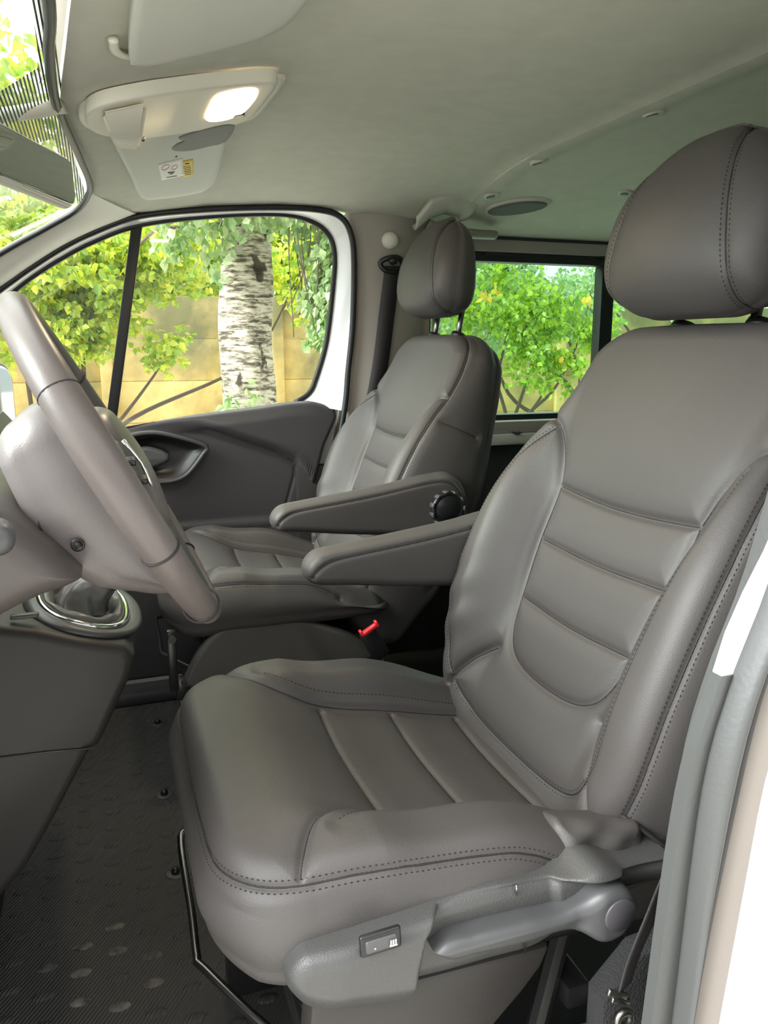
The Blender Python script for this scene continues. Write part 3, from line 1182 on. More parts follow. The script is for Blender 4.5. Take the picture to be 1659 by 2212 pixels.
# trees beyond the fence
bt = [(-4.2, 12.6, 2.2, 1.9, 'leaf_dark', 'dark green tree beyond the fence, furthest forward of the van'),
      (-1.6, 12.2, 2.4, 1.7, 'leaf_yellow', 'yellow green tree beyond the fence above the quarter window'),
      (1.0, 12.4, 2.3, 1.7, 'leaf_yellow', 'yellow green tree beyond the fence, behind the birch trunk'),
      (3.4, 12.6, 2.4, 1.7, 'leaf_lime', 'lime green tree beyond the fence right of the birch'),
      (6.4, 12.8, 1.2, 1.6, 'leaf_dark', 'deep green tree beyond the fence behind the rear side window')]
for k, (x, y, z, r, m_, lab) in enumerate(bt):
    shrub('leafy_tree', lab, 'tree', (x, y, -.45),
          [((x, y, z), (r * .95, .9, 1.0), 120, 30, .34), ((x, y + .3, z + 1.9), (r * .9, .9, .9), 60, 26, .42)], M[m_], .17, .08, group='trees beyond the fence')
shrub('tall_tree', 'tall loose tree ahead of the van seen through the windscreen', 'tree', (-3.2, 7.5, -.45),
      [((-2.6, 7.2, 3.6), (1.3, .8, .9), 50, 18, .25), ((-3.4, 7.2, 5.0), (1.6, 1.0, .9), 30, 18, .3)], M['leaf_dark'], .12, .10)


# ================================================================== seats (seat coordinates: x rearward from the nose, y across, z up)
A24 = math.radians(24)
UP = np.array([math.sin(A24), 0, math.cos(A24)])
NF = np.array([-math.cos(A24), 0, math.sin(A24)])
EY = np.array([0, 1.0, 0])
ROOTX = .30                      # seat root stands at x=.30 of the driver's seat plan


def F_(o, ea, eb, en):
    return (np.array(o, float) - np.array([ROOTX, 0, 0]), ea, eb, en)


def build_cushion(root):
    zc = spl([.055, .075, .11, .16, .21, .256, .36, .46, .54], [.478, .492, .500, .499, .482, .458, .436, .412, .400])
    hw = spl([.03, .10, .20, .35, .54], [.238, .250, .256, .256, .250])

    def top(y, x):
        t = np.abs(y)
        B = spl([.04, .14, .20, .25, .31, .40, .47, .53], [0, .0, .018, .034, .044, .044, .030, .015])(x)
        z = zc(x) + B * sm((t - .130) / .055)
        z -= .010 * sm((t - .17) / .09) * np.interp(x, [.04, .15, .22], [1, 1, 0])
        # gentle transverse bulges of the insert
        return z
    p = Pillow(F_((0, 0, 0), EY, np.array([1.0, 0, 0]), np.array([0, 0, 1.0])), 0.060, .535, lambda x: -hw(x), hw, top, .034,
               lambda y, x: np.interp(x, [.04, .10, .2, .54], [.385, .368, .375, .375]) + 0 * y, .03, na=240, nb=230, rc=(.36, .2), rcb=(.36, .16), bulge=.006, rows=40, grade=.2)
    # seams
    for x in (.256, .36, .462):
        p.seam([(-.140, x + .004), (-.07, x - .002), (0, x - .004), (.07, x - .002), (.125, x + .003), (.135, x + .004)], depth=.0045, sig=.004)
    for s in (-1, 1):
        p.seam([(s * .247, .136), (s * .222, .145), (s * .188, .157), (s * .162, .178), (s * .150, .206), (s * .143, .256), (s * .140, .36), (s * .142, .46), (s * .145, .51)],
               depth=.004, sig=.0045)
        p.seam([(s * .190, .186), (s * .168, .215), (s * .158, .27), (s * .155, .36), (s * .156, .46), (s * .158, .50)], kind='stitch', depth=.0006, sig=.003, gap=.0)
    rim = [(-.232, .418, .424), (-.244, .395, .447), (-.252, .36, .468), (-.258, .30, .480), (-.258, .22, .486), (-.256, .137, .490), (-.238, .095, .484), (-.19, .066, .474), (-.10, .058, .466), (0, .057, .464)]
    rim3 = rim + [(-a, b, c) for a, b, c in rim[-2::-1]]
    p.seam(rim3, kind='double', depth=.003, sig=.0035, gap=.0055)
    return p.build('cushion', M['leather'], root, puff=.004)


def build_back(root):
    hw = spl([-.07, .05, .12, .22, .32, .42, .50, .57, .62, .67], [.19, .222, .246, .260, .262, .254, .236, .222, .210, .190])

    def top(y, w):
        t = np.abs(y)
        B = spl([-.07, .03, .10, .17, .26, .36, .44, .50, .56, .65], [0, .008, .028, .050, .060, .058, .040, .022, .010, .0])(w)
        i0 = spl([-.07, .15, .40, .50, .6, .67], [.118, .125, .148, .165, .178, .18])(w)
        h = B * sm((t - i0) / .07)
        h += .012 * (1 - (t / .24) ** 2) * sm((w - .38) / .1)            # padded shoulder panel
        h += .006 * np.exp(-((w - .07) / .05) ** 2)
        h -= .020 * sm((.0 - w) / .06)
        # soft pull creases on the inboard bolster
        h += .0022 * np.sin(w * 95 + y * 60) * np.exp(-((w - .17) / .07) ** 2) * sm((y - .15) / .05)
        return h
    p = Pillow(F_((.465, 0, .38), EY, UP, NF), -.065, .668, lambda w: -hw(w), hw, top, .040, lambda y, w: np.interp(w, [-.065, .1, .34, .55, .668], [-.14, -.165, -.16, -.13, -.105]) + 0 * y, .03,
               na=240, nb=320, rc=(.3, .42), rcb=(.1, .14), bulge=.006, rows=44, grade=.2)
    p.seam([(-.146, .405), (-.08, .399), (0, .396), (.08, .399), (.146, .405)], depth=.006, sig=.005)
    p.seam([(-.138, .323), (0, .318), (.138, .323)], depth=.0045, sig=.004)
    p.seam([(-.126, .234), (0, .228), (.126, .234)], depth=.0045, sig=.004)
    side = [(.146, .405), (.141, .32), (.129, .235), (.121, .19), (.108, .162), (.070, .147), (0, .142)]
    p.seam(side + [(-a, b) for a, b in side[-2::-1]], depth=.005, sig=.005)
    for s in (-1, 1):
        p.seam([(s * .146, .405), (s * .158, .445), (s * .176, .483), (s * .196, .502), (s * .216, .507), (s * .228, .506, .0)], depth=.006, sig=.005)
        p.seam([(s * .129, .150), (s * .160, .105), (s * .185, .06)], depth=.006, sig=.006)
    u = [(-.196, .478), (-.196, .42), (-.197, .35), (-.194, .26), (-.186, .17), (-.170, .10), (-.150, .064), (-.12, .052), (0, .046)]
    p.seam(u + [(.12, .050), (.165, .066), (.200, .105), (.222, .155), (.238, .25), (.240, .35), (.226, .42), (.205, .47), (.192, .492)], kind='double', depth=.002, sig=.003, gap=.004)
    g = [(-.222, .045, .0), (-.243, .10, .014), (-.255, .16, .030), (-.262, .24, .044), (-.264, .33, .046), (-.256, .41, .036), (-.242, .460, .020), (-.236, .515, .0), (-.222, .57, -.010), (-.205, .625, -.015), (-.150, .664, -.016), (-.08, .668, -.016), (0, .668, -.016)]
    p.seam(g + [(-a, b, c) for a, b, c in g[-2::-1]], kind='double', depth=.003, sig=.0035, gap=.0055)
    # side gusset joins
    for s in (-1, 1):
        p.seam([(s * .25, .455, .0), (s * .25, .455, -.04), (s * .25, .455, -.09)], depth=.003, sig=.004)
        p.seam([(s * .21, .645, -.090), (s * .23, .5, -.115), (s * .27, .3, -.14), (s * .26, .1, -.14)], depth=.002, sig=.004)
    return p.build('backrest', M['leather'], root, puff=.004)


def build_headrest(root, dz):
    up = np.array([0, 0, 1.0])
    nf = np.array([-1.0, 0, 0])
    hw = spl([0, .05, .10, .15, .19, .224], [.124, .143, .146, .133, .108, .078])

    f = spl([0, .045, .10, .15, .19, .224], [.030, .052, .050, .034, .010, -.016])

    def top(y, w):
        return f(w) - .028 * (np.abs(y) / .145) ** 2.2
    p = Pillow(F_((.700, -.010, .988 + dz), EY, up, nf), 0, .222, lambda w: -hw(w), hw, top, .030,
               lambda y, w: np.interp(w, [0, .06, .15, .222], [-.060, -.066, -.066, -.064]) + .008 * (np.abs(y) / .14) ** 2, .020, na=110, nb=130, rc=(.5, .85), rcb=(.30, .5), bulge=.003, rows=12)
    for s in (-1, 1):
        p.seam([(s * .050, .224, -.04), (s * .068, .205, -.010), (s * .086, .16, .018), (s * .100, .11, .036), (s * .110, .05, .038), (s * .100, .0, .0), (s * .092, -.0, -.05)], kind='double', depth=.003, sig=.004, gap=.0055)
    o = p.build('headrest', M['leather'], root, puff=.002)
    for s in (-1, 1):
        base = np.array([.757 - ROOTX, -.008 + s * .068, .955])
        pts = [base - UP * .03, base + np.array([.004, 0, .06 + dz])]
        mesh_obj('post', *tube(pts, .0065, 12), M['steel'], o)
        mesh_obj('post_collar', *lathe([(.018, 0), (.020, .004), (.018, .012), (.008, .015)], base + UP * .016, UP, 20), M['black'], root)
    return o


def build_armrest(root, side, tipx, len_, y0, knob):
    """padded armrest on the inboard side; outline in x,z, thickness in y"""
    xs = np.array([0, .02, .06, .15, .25, .33, .38, .415])
    zt = np.array([.636, .643, .649, .660, .674, .688, .688, .664]) - .0
    zb = np.array([.597, .595, .591, .580, .570, .560, .555, .570])
    t, b = spl(xs + tipx, zt), spl(xs + tipx, zb)
    wd = .062
    p = Pillow(F_((0, y0, 0), np.array([0, 0, 1.0]), np.array([1.0, 0, 0]), np.array([0, -1.0, 0])), tipx, tipx + .415, b, t,
               lambda z, x: .031 + 0 * z, .016, lambda z, x: -.031 + 0 * z, .016, na=46, nb=150, rc=(.95, .8), rcb=(.11, .12), bulge=.003, rows=14)
    for s in (-1, 1):
        n = s * .027
        p.seam([(.604, tipx + .003, n), (.624, tipx + .004, n)] + [(float(t(tipx + q)) - .012, tipx + q, n) for q in (.03, .08, .15, .22, .29, .34, .38)] + [(.62, tipx + .412, n)], depth=.003, sig=.004)
    o = p.build('armrest', M['leather'], root, puff=.001)
    mesh_obj('pivot', *lathe([(.02, -.012), (.02, .012)], (tipx + .375 - ROOTX, y0 + .035, .62), (0, 1, 0), 20), M['black'], o)
    if knob:
        c = np.array([tipx + .362 - ROOTX, y0 - .031, .622])
        k = mesh_obj('adjuster_knob', *lathe([(.030, 0), (.036, .003), (.036, .011), (.033, .0135), (.029, .0135), (.028, .012), (.027, .0135), (.001, .0145)], c, (0, -1, 0), 48), M['black'], o)
        rb = []
        for i in range(11):
            a = 2 * math.pi * i / 11
            q = c + np.array([math.cos(a) * .036, -.008, math.sin(a) * .036])
            rb.append(box(q, (.010, .017, .005), .0018, rot=Matrix.Rotation(-a + math.pi / 2, 3, 'Y')))
        mesh_obj('grip_ribs', *join(*rb), M['plastic2'], k)
    return o


def seat_common(name, label, loc, dz):
    r = thing(name, label, 'seat', loc, 'front seats of the van')
    return r


driver = seat_common('front_seat', "grey leather driver's seat nearest the camera, with plastic side lever and stitched bolsters", (ROOTX, .850, 0), 0)
d_cush = build_cushion(driver)
d_back = build_back(driver)
d_head = build_headrest(driver, 0)
d_arm = build_armrest(driver, 1, .275, .415, .285, False)

pass_ = seat_common('front_seat', 'grey leather passenger seat beyond the driver, with round knob on its armrest', (ROOTX + .030, 1.785, 0), .03)


def copy_tree(src, parent):
    c = src.copy()
    COL.objects.link(c)
    c.parent = parent
    for ch in list(src.children):
        copy_tree(ch, c)
    return c


copy_tree(d_cush, pass_)
copy_tree(d_back, pass_)
for o in [c for c in driver.children if c.name.startswith('post_collar')]:
    copy_tree(o, pass_)
h2 = copy_tree(d_head, pass_)
h2.location = (.015, 0, .032)
build_armrest(pass_, 1, .270, .415, -.285, True)
S_ = lambda v: np.asarray(v[0], float)


def local(geo, dx=ROOTX):
    v = np.asarray(geo[0], float).copy()
    v[:, 0] -= dx
    return v, geo[1]


# ---- driver's seat: outboard plastic side cover with recess, lever and heater switch
tl = spl([.118, .13, .18, .257, .322, .40, .417, .46, .53], [.430, .434, .441, .447, .449, .450, .457, .444, .434])
bl = spl([.118, .13, .18, .24, .31, .389, .42, .46, .53], [.388, .378, .366, .357, .356, .364, .386, .398, .393])
rec = [(.232, .36), (.236, .40), (.243, .432), (.258, .450), (.285, .454), (.33, .452), (.38, .449), (.60, .43), (.60, .30), (.232, .30)]


def sdist(px, pz, poly):
    """signed distance, positive inside"""
    P_ = np.array(poly)
    Q = np.roll(P_, -1, 0)
    d = np.full(px.shape, 1e9)
    ins = np.zeros(px.shape, bool)
    for a, b in zip(P_, Q):
        e = b - a
        t = np.clip(((px - a[0]) * e[0] + (pz - a[1]) * e[1]) / (e @ e), 0, 1)
        d = np.minimum(d, np.hypot(px - a[0] - t * e[0], pz - a[1] - t * e[1]))
        c = ((a[1] > pz) != (b[1] > pz)) & (px < (b[0] - a[0]) * (pz - a[1]) / (b[1] - a[1] + 1e-12) + a[0])
        ins ^= c
    return np.where(ins, d, -d)


def trim_top(z, x):
    s = sdist(x, z, rec)
    h = .044 - .020 * sm((s + .004) / .012)
    h -= .010 * sm((.17 - x) / .06)
    hub = np.hypot(x - .418, z - .434)
    h += .006 * sm((.040 - hub) / .010)
    # outboard-lower faces roll inwards
    h -= .012 * sm((bl(x) + .030 - z) / .03)
    return h


sc = Pillow(F_((0, -.246, 0), np.array([0, 0, 1.0]), np.array([1.0, 0, 0]), np.array([0, -1.0, 0])), .118, .53, bl, tl, trim_top, .014,
            lambda z, x: -.02 + 0 * z, .004, na=110, nb=240, rc=(.85, .3), rcb=(.09, .04), bulge=0, rows=8, grade=.3)
cover = mesh_obj('side_cover', sc.V, sc.F, M['plastic'], driver)
# moulded split line
mesh_obj('split_line', *local(tube([(.352, -.272, .372), (.353, -.272, .386), (.354, -.270, .395)], .0010, 6)), M['black'], cover)
mesh_obj('split_line', *local(tube([(.340, -.272, .450), (.341, -.271, .444), (.341, -.271, .438)], .0010, 6)), M['mirror'], cover)
# lower skirt under the cover
mesh_obj('lower_skirt', *local(prism([(.14, .385), (.24, .372), (.385, .368), (.375, .345), (.355, .322), (.30, .27), (.15, .24), (.135, .33)], 'Y', -.268, -.235, .006)), M['dash'], driver, auto=40)
# heater switch
sw = mesh_obj('heater_switch', *local(box((.196, -.2915, .446), (.038, .006, .021), .009, 3, rot=Matrix.Rotation(math.radians(-3), 3, 'Y'))), M['black'], driver)
mesh_obj('rocker', *local(box((.196, -.2945, .446), (.029, .005, .0125), .005, 3, rot=Matrix.Rotation(math.radians(-3), 3, 'Y'))), M['plastic2'], sw)
mk = [box((.2035 + .0022 * k, -.2988, .4475), (.0013, .0006, .005), 0) for k in range(3)] + [box((.2058, -.2988, .4445), (.007, .0006, .0012), 0)]
mesh_obj('seat_symbol', *local(join(*mk)), M['paper'], sw)
mesh_obj('indicator', *local(lathe([(.0007, 0), (.0007, .0006)], (.189, -.2986, .446), (0, -1, 0), 8)), M['paper'], sw)
# recline lever: tapered handle running into a round hub
lt = spl([0.2489, 0.2592, 0.2904, 0.3422, 0.3889, 0.4065, 0.42, 0.4355, 0.4532, 0.4646], [0.4149, 0.4211, 0.4232, 0.4222, 0.4222, 0.4284, 0.4377, 0.4398, 0.4315, 0.4149])
lb = spl([0.2489, 0.2592, 0.2904, 0.3422, 0.3889, 0.4065, 0.42, 0.4355, 0.4532, 0.4646], [0.4149, 0.4045, 0.3994, 0.3962, 0.3973, 0.3921, 0.3838, 0.3817, 0.3911, 0.4108])
lv_ = Pillow(F_((0, -.272, 0), np.array([0, 0, 1.0]), np.array([1.0, 0, 0]), np.array([0, -1.0, 0])), .249, .4646, lb, lt,
             lambda z, x: .022 + .008 * sm((x - .395) / .03) - .25 * np.maximum(0, .414 - z) * sm((.41 - x) / .02), .010, lambda z, x: 0 * z - .004, .002, na=50, nb=130, rc=(.8, .9), rcb=(.12, .12), rows=6)
lev = mesh_obj('recline_lever', lv_.V, lv_.F, M['plastic2'], driver)
mesh_obj('hub_cap', *local(lathe([(.0175, 0), (.0175, .0012), (.0165, .0022), (.001, .0028)], (.438, -.3015, .4135), (0, -1, 0), 40)), M['door_plastic'], lev)
# gathered leather behind the cushion, beside the backrest foot
g_ = Pillow(F_((.405, -.235, .452), np.array([0, .35, .94]), np.array([.98, 0, -.10]), np.array([-.05, -.94, .35])), 0, .11, lambda b: -.045 + 0 * b, lambda b: .028 - .1 * b,
            lambda a, b: .012 + .0022 * np.sin(a * 130 + 60 * b) * np.sin(b * 60 + 1.5) + .0016 * np.sin(b * 110 - a * 150), .02, lambda a, b: -.05 + 0 * a, .01, na=60, nb=80, rc=(.4, .4), rows=6)
mesh_obj('side_gather', g_.V, g_.F, M['leather'], driver)
g2 = Pillow(F_((.44, .215, .385), np.array([0, -.35, .94]), np.array([.98, 0, -.10]), np.array([-.05, .94, .35])), 0, .10, lambda b: -.045 + 0 * b, lambda b: .030 - .1 * b,
            lambda a, b: .010 + .0035 * np.sin(a * 260 + 40 * b) * np.sin(b * 120 + 1.5), .02, lambda a, b: -.05 + 0 * a, .01, na=50, nb=60, rc=(.4, .4), rows=6)
mesh_obj('side_gather', g2.V, g2.F, M['leather'], driver)
# rear hem of the back cover hanging over the gather
mesh_obj('cover_hem', *local(tube(catmull([(.485, -.200, .462), (.496, -.225, .460), (.515, -.240, .445), (.542, -.250, .422), (.56, -.252, .405)], .01), .003, 8, flat=(.0035, .002))), M['seam'], driver)


# ---- metal frames, rails and slide bars under both seats
def seat_frame(root, side):
    fr = mesh_obj('base_frame', *local(join(
        box((.33, -.19, .14), (.36, .03, .03), .004), box((.33, .19, .14), (.36, .03, .03), .004),
        box((.17, 0, .22), (.03, .40, .03), .004), box((.47, 0, .22), (.03, .40, .03), .004),
        tube([(.16, -.18, .30), (.20, -.18, .14)], .012, 8), tube([(.16, .18, .30), (.20, .18, .14)], .012, 8),
        tube([(.46, -.18, .32), (.42, -.18, .14)], .012, 8), tube([(.46, .18, .32), (.42, .18, .14)], .012, 8),
        box((.33, -.19, .065), (.42, .06, .13), .01), box((.33, .19, .065), (.42, .06, .13), .01),
        box((.32, 0, .315), (.34, .40, .02), .004))), M['darksteel'], root, auto=40)
    return fr


seat_frame(driver, -1)
seat_frame(pass_, -1)
for r_, dx in ((driver, 0), (pass_, 0)):
    pts = catmull([(.16, .17, .285), (.11, .175, .288), (.072, .168, .29), (.061, .14, .29), (.060, .0, .29), (.058, -.075, .29), (.063, -.092, .29), (.12, -.205, .292), (.16, -.225, .292), (.26, -.226, .285)], .006)
    mesh_obj('slide_bar', *local(tube(pts, .0048, 10)), M['darksteel'] if r_ is pass_ else M['steel'], r_)
# passenger seat: inboard leather valance with arched seam, hinge bracket
va = Pillow(F_((0, -.238, 0), np.array([0, 0, 1.0]), np.array([1.0, 0, 0]), np.array([0, -1.0, 0])), .085, .50,
            spl([.085, .12, .17, .28, .42, .50], [.275, .268, .275, .270, .262, .285]), spl([.085, .12, .17, .22, .28, .38, .45, .50], [.282, .345, .392, .403, .400, .372, .340, .300]),
            lambda z, x: .012 + .004 * np.sin(x * 60 + z * 40) * sm((x - .3) / .1), .010, lambda z, x: -.01 + 0 * z, .004, na=60, nb=120, rc=(.4, .3), rcb=(.1, .08), rows=5)
mesh_obj('valance', va.V, va.F, M['leather'], pass_)
mesh_obj('hinge_bracket', *local(join(box((.070, -.245, .335), (.018, .014, .13), .004), box((.088, -.235, .27), (.03, .02, .05), .004), lathe([(.008, 0), (.008, .012)], (.070, -.252, .385), (0, -1, 0), 14),
                                      lathe([(.006, 0), (.006, .010)], (.090, -.245, .285), (0, -1, 0), 14), box((.085, -.236, .20), (.012, .012, .16), .003))), M['darksteel'], pass_, auto=40)
# belt buckle with red button on the inboard side of the passenger seat
bk = mesh_obj('belt_buckle', *local(box((.475, -.312, .343), (.038, .022, .070), .006, 3, rot=Matrix.Rotation(math.radians(-28), 3, 'Y'))), M['black'], pass_)
mesh_obj('buckle_stalk', *local(tube([(.49, -.310, .31), (.50, -.29, .24), (.50, -.26, .15)], .012, 8, flat=(.015, .004))), M['black'], bk)
mesh_obj('release_button', *local(join(box((.4585, -.3235, .3785), (.036, .013, .008), .002, rot=Matrix.Rotation(math.radians(-30), 3, 'Y')),
                                       box((.4425, -.3235, .3735), (.006, .013, .014), .002, rot=Matrix.Rotation(math.radians(-30), 3, 'Y')),
                                       box((.4755, -.3235, .3905), (.006, .013, .014), .002, rot=Matrix.Rotation(math.radians(-30), 3, 'Y')))), M['red'], bk)


# ================================================================== steering wheel and column
TW = math.radians(27.8)
wc = np.array([.0115, .86, .83])
wu = np.array([-math.sin(TW), 0, math.cos(TW)])        # up in the wheel plane
wn = np.array([math.cos(TW), 0, math.sin(TW)])         # towards the driver
wl = np.array([0, 1.0, 0])
wheel = thing('steering_wheel', 'leather covered steering wheel with grey hub at the left edge', 'steering wheel', tuple(wc))
ang = np.linspace(0, 2 * math.pi, 160, endpoint=False)
R0 = .178
rr = .0165 + .002 * np.cos(ang * 2 + .6)
ring = wc + R0 * (np.cos(ang)[:, None] * wl + np.sin(ang)[:, None] * wu)
rim = P('rim', tube(ring, rr, 20, closed=True, up=tuple(wn)), M['wheel'], wheel)
for a in (-.55, -.95, math.pi + .35, math.pi + .95, .55, math.pi - .55):
    c = wc + R0 * (math.cos(a) * wl + math.sin(a) * wu)
    rd = (math.cos(a) * wl + math.sin(a) * wu)
    aa = np.linspace(0, 2 * math.pi, 28, endpoint=False)
    P('seam', tube(c + .0178 * (np.cos(aa)[:, None] * rd + np.sin(aa)[:, None] * wn), .0010, 6, closed=True), M['seam'], rim)
st = []
for a in np.linspace(.6, math.pi - .6, 110):
    rd = (math.cos(a) * wl + math.sin(a) * wu)
    c = wc + (R0 - .0172) * rd
    st.append(dash(c - wn * .004 + wu * .001, c + wn * .004, -rd, .0006))
P('stitching', join(*st), M['plastic2'], rim)


def wheelpt(u, v, n):
    return wc + wl * u + wu * v + wn * n


hub = Pillow((wc, wl, wu, wn), -.085, .062, lambda v: -.075 - .0 * v, lambda v: .075 + .0 * v, lambda u, v: .030 - 2.2 * (u ** 2 + v ** 2), .016,
             lambda u, v: -.02 + 0 * u, .01, na=60, nb=60, rc=(.6, .5), rcb=(.6, .5), rows=8)
hb = mesh_obj('airbag_cover', hub.V - wc, hub.F, M['wheel'], wheel)
for s in (-1, 1):
    sp = Pillow((wc, wl * s, wu, wn), -.030, .032, lambda v: .060 + 0 * v, lambda v: .172 + 0 * v, lambda u, v: .018 - .10 * np.abs(u - .06), .008,
                lambda u, v: -.012 + 0 * u, .005, na=50, nb=30, rc=(.2, .2), rcb=(.3, .3), rows=5)
    so = mesh_obj('spoke', sp.V - wc, sp.F, M['plastic'], wheel)
    P('switch_pad', join(*[box(wheelpt(s * (.095 + .013 * k), .010 - .02 * j, .017), (.010, .011, .006), .002) for k in range(2) for j in range(2)]), M['black'], so)
    P('chrome_strip', tube([wheelpt(s * .082, .028, .021), wheelpt(s * .078, .0, .024), wheelpt(s * .082, -.026, .021)], .0022, 8), M['chrome'], so)
sp = Pillow((wc, wl, wu, wn), -.176, -.06, lambda v: -.030 - .0 * v, lambda v: .030 + 0 * v, lambda u, v: .012 + .05 * (v + .17), .008,
            lambda u, v: -.012 + 0 * u, .005, na=30, nb=50, rc=(.3, .3), rcb=(.2, .2), rows=5)
mesh_obj('spoke', sp.V - wc, sp.F, M['plastic'], wheel)

# column shroud: a deep moulded body behind the wheel
colm = thing('steering_column', 'pale grey plastic steering column shroud behind the wheel', 'column', (-.06, .86, .80))
cu = Pillow((wc, wl, wu, wn), -.150, .088, spl([-.15, -.10, -.02, .09], [-.030, -.056, -.070, -.060]), spl([-.15, -.10, -.02, .09], [.030, .056, .070, .060]),
            lambda u, v: -.010 - .0 * v, .012, lambda u, v: -np.interp(v, [-.15, -.146, -.119, -.092, -.053, -.006, .056, .09], [.028, .032, .055, .082, .100, .102, .092, .080]) + 1.5 * u ** 2, .022,
            na=60, nb=90, rc=(.5, .5), rcb=(.15, .25), bulge=.004, rows=14)
cs = mesh_obj('shroud', cu.V - np.array([-.06, .86, .80]), cu.F, M['shroud'], colm)
P('split_line', tube([wc + wl * -.0715 + wu * q + wn * (-.085 + .2 * q) for q in (-.0, -.012)], .001, 5), M['black'], cs)
P('screw_recess', lathe([(.006, 0), (.0065, .002), (.004, .0021), (.003, -.003), (.0005, -.003)], (-.030, .787, .765), (0, -1, 0), 20), M['black'], cs)
P('wiper_stalk', join(tube([(-.10, .76, .80), (-.085, .66, .803)], .006, 10), lathe([(.010, 0), (.013, .004), (.013, .03), (.010, .036), (.004, .038)], (-.086, .690, .803), (.1, -1, .02), 20)), M['plastic2'], colm)

# ================================================================== dashboard, knee panel and centre console
dash_ = thing('dashboard', 'dark brown grey dashboard body behind and below the steering wheel', 'dashboard', (-.4, YC, .6))
body = prism([(-.95, .76), (-.60, .80), (-.34, .815), (-.22, .80), (-.18, .75), (-.18, .68), (-.22, .60), (-.30, .52), (-.50, .45), (-.95, .40)], 'Y', .60, 2.10, .02, 3)
P('body', body, M['dash'], dash_, auto=35)
knee = Pillow((np.array([0, .735, 0]), np.array([0, 0, 1.0]), np.array([1.0, 0, 0]), np.array([0, -1.0, 0])), -.36, -.028,
              spl([-.36, -.12, -.09, -.06, -.028], [.58, .700, .716, .728, .736]), spl([-.36, -.12, -.09, -.06, -.028], [.84, .822, .808, .780, .745]),
              lambda z, x: 0 * z, .03, lambda z, x: -.36 + 0 * z, .03, na=50, nb=80, rc=(.5, .8), rcb=(.1, .1), rows=10)
o = mesh_obj('knee_panel', knee.V - np.array([-.4, YC, .6]), knee.F, M['knee'], dash_)
cons = thing('centre_console', 'dark centre console carrying the gear lever above the floor', 'console', (-.15, 1.28, 0))
P('body', prism([(-.45, .64), (-.16, .600), (-.10, .585), (-.05, .566), (.008, .548), (.020, .532), (.014, .505), (-.004, .47), (-.026, .425), (-.036, .408), (-.047, .404), (-.10, .31), (-.14, .245), (-.20, .18), (-.45, .02)], 'Y', 1.075, 1.50, .014, 3),
  M['dash'], cons, auto=35)
P('panel_gap', tube([(-.20, 1.0735, .418), (-.10, 1.0735, .413), (-.040, 1.0735, .408)], .0012, 6), M['plastic2'], cons)
P('base_body', prism([(-.45, .20), (-.20, .15), (-.22, 0.0), (-.45, .0)], 'Y', 1.10, 1.48, .01), M['dash'], cons, auto=35)
gs_ = thing('gear_lever', 'gear lever with folded leather boot and chrome ring on the console', 'gear lever', (-.045, 1.225, .56))
aa = np.linspace(0, 2 * math.pi, 90, endpoint=False)


def ringpts(rx, ry, h, dx=0, dy=0):
    c = np.array([-.045 + dx, 1.225 + dy, .571 + h])
    px = rx * np.sign(np.cos(aa)) * np.abs(np.cos(aa)) ** .8
    py = ry * np.sign(np.sin(aa)) * np.abs(np.sin(aa)) ** .8
    return np.stack([c[0] + px, c[1] + py, c[2] - .36 * (px + dx)], 1)


P('chrome_ring', tube(ringpts(.060, .112, .004), .0045, 10, closed=True), M['chrome'], gs_)
P('surround', tube(ringpts(.068, .120, -.003), .010, 10, closed=True, up=(0, 0, 1), flat=(.014, .007)), M['plastic2'], gs_)
lay = []
levels = [(.056, .108, .004, 0, 0), (.057, .109, .012, 0, 0), (.051, .100, .017, 0, 0), (.043, .088, .010, 0, 0), (.040, .075, -.006, 0, 0), (.040, .045, -.014, -.002, 0),
          (.036, .036, -.004, -.004, .002), (.032, .032, .012, .002, .004), (.030, .030, .026, .012, .006), (.027, .027, .038, .022, .008), (.014, .014, .042, .025, .008)]
rings = [ringpts(a, b, c, d, e) for a, b, c, d, e in levels]
rings = [r + np.stack([.0025 * np.sin(aa * 7 + i), .003 * np.cos(aa * 6 + i * 2), .0022 * np.sin(aa * 9 + i * 1.3)], 1) * (1 if 1 < i < 9 else 0) for i, r in enumerate(rings)]
fine = []
for k in range(len(aa)):
    fine.append(catmull([r[k] for r in rings], 1e9 if False else .5) if False else np.array([r[k] for r in rings]))
V = np.array(rings).reshape(-1, 3)
n_ = len(aa)
Fb = [[i * n_ + k, i * n_ + (k + 1) % n_, (i + 1) * n_ + (k + 1) % n_, (i + 1) * n_ + k] for i in range(len(rings) - 1) for k in range(n_)]
bt_ = P('boot', (V, Fb), mat('black_soft_boot_leather', (.11, .105, .10), .32, noise=(30, .5, .006)), gs_)
sb = bt_.modifiers.new('s', 'SUBSURF')
sb.levels = sb.render_levels = 2
P('collar', tube([(-.018, 1.233, .598), (-.013, 1.233, .606)], .025, 24), M['plastic2'], gs_)
P('rod', tube([(-.018, 1.233, .595), (.006, 1.236, .662)], .009, 14), M['plastic2'], gs_)
P('knob', lathe([(.010, 0), (.016, .008), (.021, .024), (.023, .040), (.018, .054), (.006, .058)], (.004, 1.236, .658), (.35, 0, 1), 24), M['black'], gs_)
P('console_tab', box((-.115, 1.10, .600), (.035, .012, .006), .002), M['plastic'], cons)

